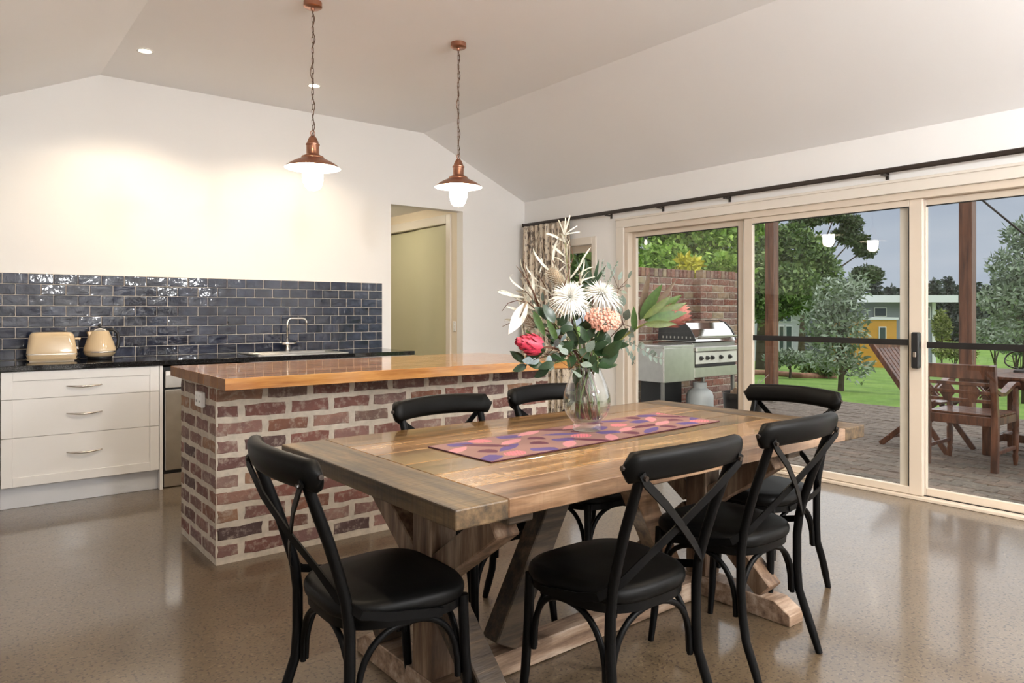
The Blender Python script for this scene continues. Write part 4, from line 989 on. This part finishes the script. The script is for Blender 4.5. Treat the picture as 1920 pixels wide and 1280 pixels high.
# barbecue
t=thing('barbecue','stainless steel hooded barbecue with side shelf before the brick wall','barbecue',(0,0,GZ))
BX0,BX1,BY=6.47,7.24,4.95; S=M['steel']; Sd=simple('darker steel',(.30,.29,.27),.35,1,var=.1); knobm=M['black_plastic']
def bp(name,parent,m,*q,bev=.004): return part(name,parent,m,*q,bev=bev)
bp('cabinet_front',t,S,(BX0,BX1+.02,BY,BY+.03,.585,.70)); bp('cabinet_body',t,Sd,(BX0,BX1+.02,BY+.03,BY+.52,.60,.97))
cp=bp('control_panel',t,simple('pale control panel',(.72,.72,.62),.3),(BX0+.005,BX1,BY-.012,BY,.735,.865)); bp('drip_tray',t,M['gap'],(BX0+.01,BX1-.01,BY-.004,BY+.01,.70,.735))
bp('bench_lip',t,S,(BX0,BX1+.02,BY-.03,BY+.03,.87,.925),bev=.01)
for x in (.09,.20,.29,.45,.62):
    b2=BM(); lathe(b2,[(0,0),(.026,0),(.024,.018),(.014,.02),(.014,.034),(0,.034)],16); o=obj('knob',b2,knobm,cp,True,autos=40); o.location=(BX0+x,BY-.012,.80); o.rotation_euler=(PI/2,0,0)
bp('side_shelf',t,S,(5.95,BX0-.002,BY,BY+.45,.925,.955),(5.95,BX0-.002,BY-.002,BY+.01,.56,.925),(5.95,5.962,BY+.01,BY+.45,.56,.925))
b2=BM(); pr=[(BY-.0,.985),(BY+.01,1.03),(BY+.07,1.12),(BY+.15,1.19),(BY+.22,1.21),(BY+.42,1.21),(BY+.50,1.15),(BY+.52,.985)]
prism(b2,pr,0,BX0+.012,BX1-.012); hd=obj('hood',b2,M['chrome'],t)
for x in (BX0,BX1-.012):
    b2=BM(); prism(b2,[(y+(.006 if y>BY+.2 else -.006),z+.006) for y,z in pr],0,x,x+.012); obj('hood_end',b2,M['black_plastic'] if 0 else simple('hood end enamel',(.05,.05,.05),.3),hd)
b2=BM()
for i in range(8): box(b2,BX0-.004,BX0,BY+.05+i*.055,BY+.066+i*.055,1.015,1.04)
obj('vent_slots',b2,S,hd)
b2=BM(); tube(b2,[(BX0+.06,BY-.005,1.03),(BX0+.06,BY-.045,1.04),(BX1-.06,BY-.045,1.04),(BX1-.06,BY-.005,1.03)],.011,8); obj('handle',b2,S,hd,True,autos=40)
for x,y in ((5.97,BY+.03),(BX1-.02,BY+.03),(5.97,BY+.42),(BX1-.02,BY+.45)):
    b2=BM(); box(b2,x,x+.035,y,y+.035,0,.60,.003); obj('leg',b2,Sd,t)
bp('added_dark_panel',t,M['gap'],(6.05,6.75,BY+.40,BY+.415,.03,.56)); bp('lower_shelf',t,Sd,(5.97,BX1,BY+.06,BY+.42,.12,.14))  # near-black panel added so the space under the barbecue looks dark
t=thing('gas_bottle','white gas bottle under the barbecue','gas bottle',(6.85,BY+.22,GZ)); b2=BM(); lathe(b2,[(0,0),(.12,0),(.15,.04),(.155,.10),(.155,.34),(.14,.39),(.09,.43),(.05,.44),(0,.44)],28); obj('tank',b2,simple('pale bottle paint',(.62,.64,.62),.4),t,True,autos=60)
b2=BM(); lathe(b2,[(.075,.43),(.08,.50),(.075,.50),(.07,.43)],20); obj('collar',b2,simple('collar',(.6,.62,.6),.4),t,True,autos=40); b2=BM(); lathe(b2,[(0,.43),(.02,.43),(.02,.48),(.03,.48),(.03,.495),(0,.495)],12); obj('valve',b2,M['nickel'],t,True,autos=40)
t=thing('firewood_tub','black round tub holding firewood in front of the barbecue','tub',(6.88,4.62,GZ)); b2=BM(); lathe(b2,[(0,0),(.18,0),(.215,.42),(.225,.43),(.205,.43),(.175,.02),(0,.02)],28); obj('tub',b2,M['black_plastic'],t,True,autos=50)
R=random.Random(8); M['log']=simple('split firewood',(.30,.20,.13),.9,var=.3,vscale=15); M['stick']=simple('grey twig',(.30,.26,.22),.9,var=.2)
for i in range(5):
    a=R.uniform(0,PI); c_=Vector((6.88+R.uniform(-.06,.06),4.62+R.uniform(-.06,.06),GZ+.34+.035*i)); d=Vector((math.cos(a),math.sin(a),R.uniform(-.1,.2)))*.13
    b2=BM(); tube(b2,[-d,d],[.035,.03],7); tag(obj('firewood_log',b2,M['log'],loc=c_),['split log lowest in the firewood tub','split log second from the bottom of the tub','split log in the middle of the firewood tub','split log near the top of the tub','topmost split log on the firewood tub'][i],'log','logs in the firewood tub')
for i,(dx,dz) in enumerate(((.20,.16),(.26,.10),(.23,.22))):
    b2=BM(); tube(b2,[(0,0,0),(dx*.5,-.02,dz*.4),(dx,-.05*i,dz)],[.008,.006,.003],5); tag(obj('kindling_stick',b2,M['stick'],True and None,True,loc=(6.94,4.58,GZ+.40)),['grey kindling stick leaning right, the middle one','lowest grey kindling stick poking from the tub','steepest grey kindling stick poking from the tub'][i],'stick','kindling in the firewood tub')
# festoon bulb
pb_=OUT(1211,7.7); t=thing('festoon_bulb','clear round festoon bulb hanging outside the glass','bulb',(pb_.x,pb_.y,HZ(458,7.7)))
b2=BM(); lathe(b2,[(0,-.06),(.03,-.052),(.047,-.03),(.05,0),(.042,.03),(.022,.05),(.018,.06)],24); obj('glass_globe',b2,M['glass'],t,True)
b2=BM(); lathe(b2,[(0,.11),(.016,.11),(.02,.10),(.02,.06),(0,.06)],14); obj('socket',b2,M['black_plastic'],t,True,autos=40)
b2=BM(); lathe(b2,[(0,-.006),(.012,.004),(.016,.02),(.008,.045),(0,.05)],12); obj('filament',b2,emit('warm filament',(1,.8,.55),4),t,True)
zz=2.95-t.location.z; b2=BM(); tube(b2,[(0,0,.10),(0,0,zz)],.005,6); tube(b2,[(XR+.2-t.location.x,0,zz-.12),(0,0,zz),(2,0,zz-.05),(9.48-t.location.x,0,zz+.12)],.005,6); obj('cord',b2,M['black_plastic'],t,True)

# ---------------- outdoor furniture ----------------
tk=M['teak']
t=thing('outdoor_armchair','reddish teak armchair with carved back facing the outdoor table','armchair',(6.68,2.393,GZ),math.radians(.5))
W=.255
for s in (-1,1):
    b2=BM(); beam(b2,(0,s*W,0),(.02,s*W,.46),.05,.05); beam(b2,(.02,s*W,.455),(-.045,s*W,.875),.045,.05); obj('rear_leg',b2,tk,t)
    b2=BM(); lathe(b2,[(0,0),(.014,0),(.02,.05),(.024,.08),(.018,.10),(.024,.13),(.026,.26),(.02,.28),(.027,.30),(.02,.32),(.027,.34),(.027,.47),(.02,.49),(.026,.52),(.018,.55),(.023,.60),(.018,.66),(0,.66)],16,(.50,s*W,0)); obj('front_leg',b2,tk,t,True,autos=50)
    b2=BM(); strap(b2,[(-.012,s*W,.665),(.08,s*W,.635),(.18,s*W,.63),(.30,s*W,.665),(.42,s*W,.70),(.50,s*W,.70),(.545,s*W,.675)],[(-.1,0,1)]*7,.055,.03); obj('arm',b2,tk,t,True,autos=40)
    b2=BM(); box(b2,.03,.49,s*W-.015,s*W+.015,.38,.445,.003); obj('side_rail',b2,tk,t)
    b2=BM(); box(b2,.02,.49,s*W-.012,s*W+.012,.14,.17,.003); obj('stretcher',b2,tk,t)
b2=BM(); box(b2,.0,.04,-W+.02,W-.02,.37,.445,.003); obj('rear_rail',b2,tk,t)
b2=BM(); box(b2,.485,.515,-W+.02,W-.02,.37,.445,.003); obj('front_rail',b2,tk,t)
for i in range(6):
    b2=BM(); box(b2,.045+i*.078,.115+i*.078,-W-.01,W+.01,.446,.464,.004); obj('seat_slat',b2,tk,t)
b2=BM(); box(b2,-.055,-.022,-W+.0,W-.0,.755,.875,.006); obj('top_slat',b2,tk,t)
for z,x in ((.715,-.027),(.645,-.015),(.575,-.004)):
    b2=BM(); box(b2,x-.012,x+.012,-W+.02,W-.02,z-.014,z+.014,.003); obj('back_rail',b2,tk,t)
for y in (-.10,.09):
    b2=BM(); prism(b2,[(y+r*math.cos(a),.645+.085*math.sin(a)) for r,a in [(.05+.012*math.cos(4*2*PI*i/24),2*PI*i/24) for i in range(24)]],0,-.024,-.008,.002); obj('carved_medallion',b2,tk,t)
for s in (-1,1):
    b2=BM(); beam(b2,(-.012,s*.15,.70),(-.008,s*.235,.60),.014,.022); beam(b2,(-.006,s*.235,.70),(-.010,s*.15,.60),.012,.02); obj('cross_slat',b2,tk,t)
# table
t=thing('outdoor_table','large teak outdoor table beyond the armchair','outdoor table',(0,0,GZ))
for i in range(9):
    b2=BM(); box(b2,7.27+i*.125,7.27+.119+i*.125,.85,2.70,.715,.742,.004); obj('top_slat',b2,tk,t)
b2=BM(); box(b2,7.33,8.33,.92,.95,.63,.714,.004); box(b2,7.33,8.33,2.60,2.63,.63,.714,.004); box(b2,7.33,7.36,.95,2.60,.63,.714,.004); box(b2,8.30,8.33,.95,2.60,.63,.714,.004); obj('apron',b2,tk,t)
for x in (7.50,8.15):
    for y in (1.1,2.45):
        b2=BM(); box(b2,x-.04,x+.04,y-.04,y+.04,0,.70,.005); obj('leg',b2,tk,t)
for y in (1.1,2.45):
    b2=BM(); box(b2,7.5,8.15,y-.03,y+.03,.10,.17,.004); obj('stretcher',b2,tk,t)
b2=BM(); box(b2,7.79,7.87,1.1,2.45,.10,.17,.004); obj('stretcher',b2,tk,t)
# folding chairs
def fold(label,loc,rz):
    t=thing('folding_chair',label,'folding chair',loc,rz,'teak folding chairs'); W=.24
    for s in (-1,1):
        b2=BM(); beam(b2,(s*W,.30,0),(s*W,-.44,1.0),.024,.05,(1,0,0)); obj('back_leg',b2,tk,t)
        b2=BM(); beam(b2,(s*(W-.035),-.36,0),(s*(W-.035),.18,.47),.024,.05,(1,0,0)); obj('front_leg',b2,tk,t)
    for i in range(6):
        b2=BM(); box(b2,-W+.02,W-.02,-.14+i*.062,-.085+i*.062,.455,.475,.003); obj('seat_slat',b2,tk,t)
    for i in range(7):
        x=-W+.035+i*.0675; b2=BM(); beam(b2,(x,-.166,.63),(x,-.403,.95),.055,.014,(1,0,0)); obj('back_slat',b2,tk,t)
    b2=BM(); beam(b2,(-W,-.414,.965),(W,-.414,.965),.03,.06,(0,1,0)); obj('top_rail',b2,tk,t); b2=BM(); beam(b2,(-W,-.144,.60),(W,-.144,.60),.03,.05,(0,1,0)); obj('lower_rail',b2,tk,t)
    b2=BM(); beam(b2,(-W,-.27,.085),(W,-.27,.085),.02,.03,(0,1,0)); obj('stretcher',b2,tk,t); return t
f1=fold('teak folding chair with reclined slatted back, left of the glass door post',(7.47,2.95,GZ),PI)
f1.rotation_euler=(0,0,PI-.1)
dup(f1,(8.75,1.95,GZ),PI/2,'teak folding chair on the far side of the outdoor table')
# wire basket
t=thing('wire_basket','round rusty wire basket standing on the outdoor table','basket',(7.95,2.33,GZ+.742)); b2=BM()
tube(b2,[(.02*math.sin(3*a),.13*math.cos(a),.115+.085*math.sin(a)) for a in [2*PI*i/28 for i in range(28)]],.007,6,closed=True); obj('rim',b2,M['rod'],t,True)
for i in range(9):
    a=2*PI*i/9; b2=BM(); tube(b2,[(0,0,.03),(.03,.06*math.cos(a),.09+.04*math.sin(a)),(0,.13*math.cos(a),.115+.085*math.sin(a))],.0025,5); obj('wire',b2,M['rod'],t,True)
b2=BM(); lathe(b2,[(0,.0005),(.06,.0005),(.055,.02),(.02,.035),(0,.035)],20); obj('base',b2,M['rod'],t,True,autos=40)

# ---------------- vegetation ----------------
def fol(name,cols,rough=.6):
    m,nt,b=newmat(name); v=coords(nt); r=noise(nt,v,.9,4,.7)
    w=nd(nt,'TexWhiteNoise',{'Vector':nd(nt,'Attribute',attribute_name='tint').outputs['Vector']},noise_dimensions='3D').outputs['Value']
    f=math_(nt,'ADD',math_(nt,'MULTIPLY',r,.6),math_(nt,'MULTIPLY',w,.4))
    nt.links.new(ramp(nt,f,[(.25,cols[0]),(.5,cols[1]),(.75,cols[2])]),b.inputs['Base Color']); b.inputs['Roughness'].default_value=rough; return m
F_lime=fol('lime green leaves',[(.09,.19,.02),(.24,.42,.05),(.42,.60,.11)]); F_dark=fol('deep green leaves',[(.05,.095,.025),(.125,.205,.05),(.23,.32,.09)])
F_olive=fol('grey olive leaves',[(.15,.19,.12),(.29,.36,.25),(.46,.53,.42)]); F_pine=fol('dark pine leaves',[(.045,.07,.03),(.09,.125,.055),(.16,.20,.09)])
F_far=fol('distant dark trees',[(.045,.06,.05),(.075,.095,.075),(.11,.13,.10)]); F_yel=fol('golden leaves',[(.35,.36,.02),(.62,.58,.04),(.80,.74,.10)]); F_yg=fol('yellow green leaves',[(.12,.16,.03),(.23,.27,.06),(.34,.36,.12)])
M['bark']=simple('grey brown bark',(.10,.075,.055),.9,var=.3,vscale=5)
def foliage(blobs,n,size,seed,asp=.5):
    """blobs: (center, (rx,ry,rz)); leaves spread over the outer shell of the blobs"""
    R=random.Random(seed); b2=BM(); tl=b2.faces.layers.float_vector.new('tint') if False else None
    vol=[b[1][0]*b[1][1]+b[1][1]*b[1][2]+b[1][0]*b[1][2] for b in blobs]; tot=sum(vol)
    for (c,r),vv in zip(blobs,vol):
        for _ in range(int(n*vv/tot)):
            while True:
                q=Vector((R.gauss(0,1),R.gauss(0,1),R.gauss(0,1)))
                if q.length>.1: break
            q.normalize(); k=R.random()**.28*(1+.18*mnoise.noise(q*2.3+Vector(c))); p=Vector((c[0]+q.x*r[0]*k,c[1]+q.y*r[1]*k,c[2]+q.z*r[2]*k))
            d=Vector((R.gauss(0,1),R.gauss(0,1),R.gauss(0,.8)+.2)).normalized(); s=d.orthogonal().normalized(); s=(Matrix.Rotation(R.uniform(0,6.28),3,d)@s)
            L=size*R.uniform(.6,1.4); w=L*asp
            vs=[b2.verts.new(p),b2.verts.new(p+d*L*.5+s*w*.5),b2.verts.new(p+d*L),b2.verts.new(p+d*L*.5-s*w*.5)]; b2.faces.new(vs)
    return b2
def tree(name,label,base,blobs,n,size,mat,seed,trunk_r=.1,cat='tree',group=None,asp=.5,branches=None,trunk=True):
    base=Vector(base); t=thing(name,label,cat,base,0,group); bl=[(Vector(c)-base,r) for c,r in blobs]
    top=max(bl,key=lambda q:q[0].z)[0]
    if trunk:
        b2=BM(); tube(b2,[(0,0,-.3),(top.x*.1+.05,top.y*.1,top.z*.4),(top.x*.6,top.y*.6,top.z*.8)],[trunk_r*1.3,trunk_r,trunk_r*.5],8); obj('trunk',b2,M['bark'],t,True)
        for c,r in bl:
            b2=BM(); s=Vector((top.x*.1,top.y*.1,min(top.z*.45,max(c.z*.6,.1)))); tube(b2,[s,s.lerp(c,.55)+Vector((0,0,.1)),c],[trunk_r*.6,trunk_r*.35,trunk_r*.12],6); obj('branch',b2,M['bark'],t,True)
    b2=foliage(bl,n,size,seed,asp); o=obj('foliage',b2,mat,t); o['kind']='stuff'
    me=o.data; at=me.attributes.new('tint','FLOAT_VECTOR','FACE'); R=random.Random(seed)
    at.data.foreach_set('vector',[R.random() for _ in range(3*len(me.polygons))]); return t
def BLB(u,v,d,ru,rv,rd=None,dd=0):
    k=d/FPX; c=OUT(u,d+dd); c.z=HZ(v,d); return (c,(ru*k,(rd or ru)*k,rv*k))
def base_at(u,d): p=OUT(u,d); return (p.x,p.y,gz(p.x))
tree('lime_tree','bright green leafy tree rising behind the brick garden wall',base_at(1270,19),[BLB(1215,440,19,60,70),BLB(1290,420,19,75,70),BLB(1350,440,18,60,75),BLB(1390,400,18.5,60,60),BLB(1250,500,18,60,45),BLB(1340,510,17.5,70,40)],15000,.17,F_lime,1,.18,'tree','trees beyond the garden wall')
tree('deep_green_tree','rounded deep green tree right of the patio post',base_at(1430,26),[BLB(1430,470,26,45,60),BLB(1490,475,26,50,55),BLB(1530,510,26,42,55),BLB(1470,545,25,70,50),BLB(1540,560,25.5,38,40),BLB(1415,540,25,40,70)],16000,.19,F_dark,2,.22,'tree','trees beyond the garden wall')
tree('green_tree','mid green tree glimpsed through the narrow window',base_at(1110,13),[BLB(1085,520,13,40,55),BLB(1125,505,13,45,70),BLB(1150,560,13,50,50)],6000,.15,F_dark,21,.1,'tree','trees beyond the garden wall')
tree('sparse_pine','tall sparse pine with bare branches against the sky',base_at(1500,36),[BLB(1520,412,36,30,11),BLB(1565,405,36,28,12),BLB(1598,420,36,18,16),BLB(1600,448,36,24,13),BLB(1622,468,36,20,15),BLB(1575,440,36,14,10),BLB(1625,515,36,27,16),BLB(1600,540,36,20,12),BLB(1490,425,36,16,10)],9000,.20,F_pine,3,.14,'tree',None)
tree('olive_shrub_tree','grey-green olive tree standing on the lawn',base_at(1575,14),[BLB(1560,560,14,40,40),BLB(1600,545,14,28,35),BLB(1535,605,14,36,35),BLB(1585,620,14,45,40),BLB(1560,665,14,48,30),BLB(1605,690,14,30,25),BLB(1545,630,14,34,34),BLB(1580,590,14,40,40)],3300,.13,F_olive,4,.05,'tree',None,.32)
tree('olive_branch_tree','grey olive tree overhanging the right edge of the view',base_at(1925,12.5),[BLB(1925,440,12.5,40,30),BLB(1900,500,12.5,45,35),BLB(1935,540,12.5,60,45),BLB(1885,560,12.5,45,35),BLB(1920,600,12.5,50,35),BLB(1965,480,12.5,50,60)],6500,.11,F_olive,5,.07,'tree',None,.34)
for i,(u,v,d,ru,rv,mt,lb) in enumerate(((1865,625,17,55,28,F_olive,'low grey-green shrub below the overhanging olive tree'),(1905,640,14.5,40,25,F_olive,'pale grey shrub at the right edge of the lawn'),(1765,612,27,15,26,F_yg,'yellow-green conical shrub beside the grey house'),(1480,672,19,45,12,F_olive,'low grey ground cover near the white gable'),(1540,690,20,40,12,F_dark,'low dark ground cover behind the olive tree'),(1360,500,12,32,14,F_lime,'lime green hedge showing over the brick wall'),(1790,660,24,40,12,F_yg,'low yellow-green shrub behind the patio post'))):
    tree('shrub',lb,base_at(u,d),[BLB(u-ru*.4,v,d,ru*.55,rv*.9),BLB(u+ru*.4,v+rv*.15,d,ru*.6,rv*.85),BLB(u,v-rv*.2,d,ru*.5,rv)],2200,.11 if d<18 else .14,mt,30+i,.03,'shrub','garden shrubs',.4)
tree('golden_shrub','golden yellow leafed shrub peeking over the brick wall',base_at(1292,10.8),[BLB(1283,492,10.8,9,13),BLB(1302,497,10.8,12,9),BLB(1290,515,10.8,22,12)],700,.12,F_yel,44,.02,'shrub',None,.42)
R=random.Random(9)
sides=['leftmost','second','third','fourth','fifth','sixth','seventh','eighth','ninth','tenth','eleventh','twelfth','thirteenth','rightmost']
for i in range(14):
    u=1640+i*23+R.uniform(-6,6); d=75+R.uniform(-6,8); h=R.uniform(520,555) if i not in (6,) else 518
    tree('distant_tree','dark distant tree, %s in the row along the horizon'%(sides[i] if i in(0,13) else sides[i]+' from the left'),base_at(u,d),[BLB(u,h+18,d,9,18),BLB(u+3,h+45,d,14,28),BLB(u-3,h+85,d,19,35)],1500,.5,F_far,60+i,.2,'tree','distant tree row',.6)
for i in range(8):
    u=1180+i*58; d=60; tree('backdrop_tree','dark backdrop tree behind the lime tree, %s from the left'%(['first','second','third','fourth','fifth','sixth','seventh','eighth'][i]),base_at(u,d),[BLB(u,560,d,36,38),BLB(u+10,610,d,40,40)],1300,.5,F_far,90+i,.25,'tree','distant tree row',.6)

# ---------------- houses ----------------
def panebox(parent,x0,x1,z0,z1,m=None):
    f_=part('window',parent,simple('white window frame',(.7,.72,.72),.4) if 'wf' not in M else M['wf'],(x0-.06,x1+.06,-.05,.02,z0-.06,z1+.06),bev=0); part('pane',f_,M['pane'],(x0,x1,-.07,-.05,z0,z1),bev=0)
M['wf']=simple('white window frame',(.70,.72,.73),.4); M['pane']=simple('dark window pane',(.05,.07,.08),.08)
M['clad']=simple('blue grey cladding',(.24,.27,.32),.6,var=.06); M['cladw']=simple('pale grey cladding',(.50,.52,.55),.6,var=.05); M['ochre']=simple('ochre cladding',(.62,.30,.03),.6,var=.05); M['fascia']=simple('white fascia',(.78,.80,.82),.4); M['roofm']=simple('grey roof sheet',(.36,.38,.40),.4,.3)
def house(name,label,u,d): p=OUT(u,d); return thing(name,label,'house',(p.x,p.y,0),-TH,'houses beyond the lawn')
def sx(u,u0,d): return (u-u0)/FPX*d
d=42; u0=1690; t=house('grey_house','blue-grey house with wide white eaves beyond the lawn',u0,d)
part('wall',t,M['clad'],(sx(1500,u0,d),sx(1752,u0,d),0,6,-3,HZ(567,d)),bev=0); part('corner_post',t,M['fascia'],(sx(1747,u0,d),sx(1754,u0,d),-.05,.1,-3,HZ(567,d)),bev=0)
part('roof',t,M['roofm'],(sx(1495,u0,d),sx(1776,u0,d),-.9,7,HZ(566,d)+.05,HZ(557,d)),bev=0); part('fascia',t,M['fascia'],(sx(1495,u0,d),sx(1777,u0,d),-1.0,-.9,HZ(567,d),HZ(554,d)),bev=0)
panebox(t,sx(1733,u0,d),sx(1742,u0,d),HZ(597,d),HZ(576,d)); panebox(t,sx(1640,u0,d),sx(1660,u0,d),HZ(592,d),HZ(578,d))
d=38; u0=1645; t=house('ochre_house','ochre yellow box-shaped house wing with one small window',u0,d)
part('wall',t,M['ochre'],(sx(1604,u0,d),sx(1681,u0,d),0,3,-3,HZ(599,d)),bev=0); part('roof_cap',t,M['fascia'],(sx(1602,u0,d),sx(1683,u0,d),-.1,3,HZ(599,d),HZ(595,d)),bev=0); panebox(t,sx(1649,u0,d),sx(1659,u0,d),HZ(637,d),HZ(614,d))
d=40; u0=1470; t=house('white_gable_house','pale grey house with dark windows at the left of the olive tree',u0,d)
b2=BM(); prism(b2,[(sx(1425,u0,d),-3),(sx(1505,u0,d),-3),(sx(1505,u0,d),HZ(590,d)),(sx(1490,u0,d),HZ(584,d)),(sx(1465,u0,d),HZ(578,d)),(sx(1425,u0,d),HZ(583,d))],1,0,4); obj('wall',b2,M['cladw'],t)
b2=BM(); prism(b2,[(sx(1420,u0,d),HZ(583,d)),(sx(1465,u0,d),HZ(577,d)),(sx(1522,u0,d),HZ(588,d)),(sx(1522,u0,d),HZ(582,d)),(sx(1465,u0,d),HZ(569,d)),(sx(1420,u0,d),HZ(576,d))],1,-.6,4.3); obj('roof',b2,M['fascia'],t)
for a,b_,c_,e in ((1474,1482,602,593),(1462,1468,602,595),(1474,1483,655,612),(1461,1468,655,612),(1430,1442,632,613)): panebox(t,sx(a,u0,d),sx(b_,u0,d),HZ(c_,d),HZ(e,d))
# garden edging
t=thing('garden_edging','low terracotta edging along the garden bed beyond the lawn','garden edging',(0,0,0)); b2=BM(); pts=[]
for i in range(16):
    u=1400+i*11; d=20+.5*math.sin(i*.5); p=OUT(u,d); pts.append((p.x,p.y,gz(p.x)+.06))
tube(b2,pts,.09,6); obj('edging',b2,simple('terracotta edging',(.30,.15,.09),.9,var=.3),t,True)
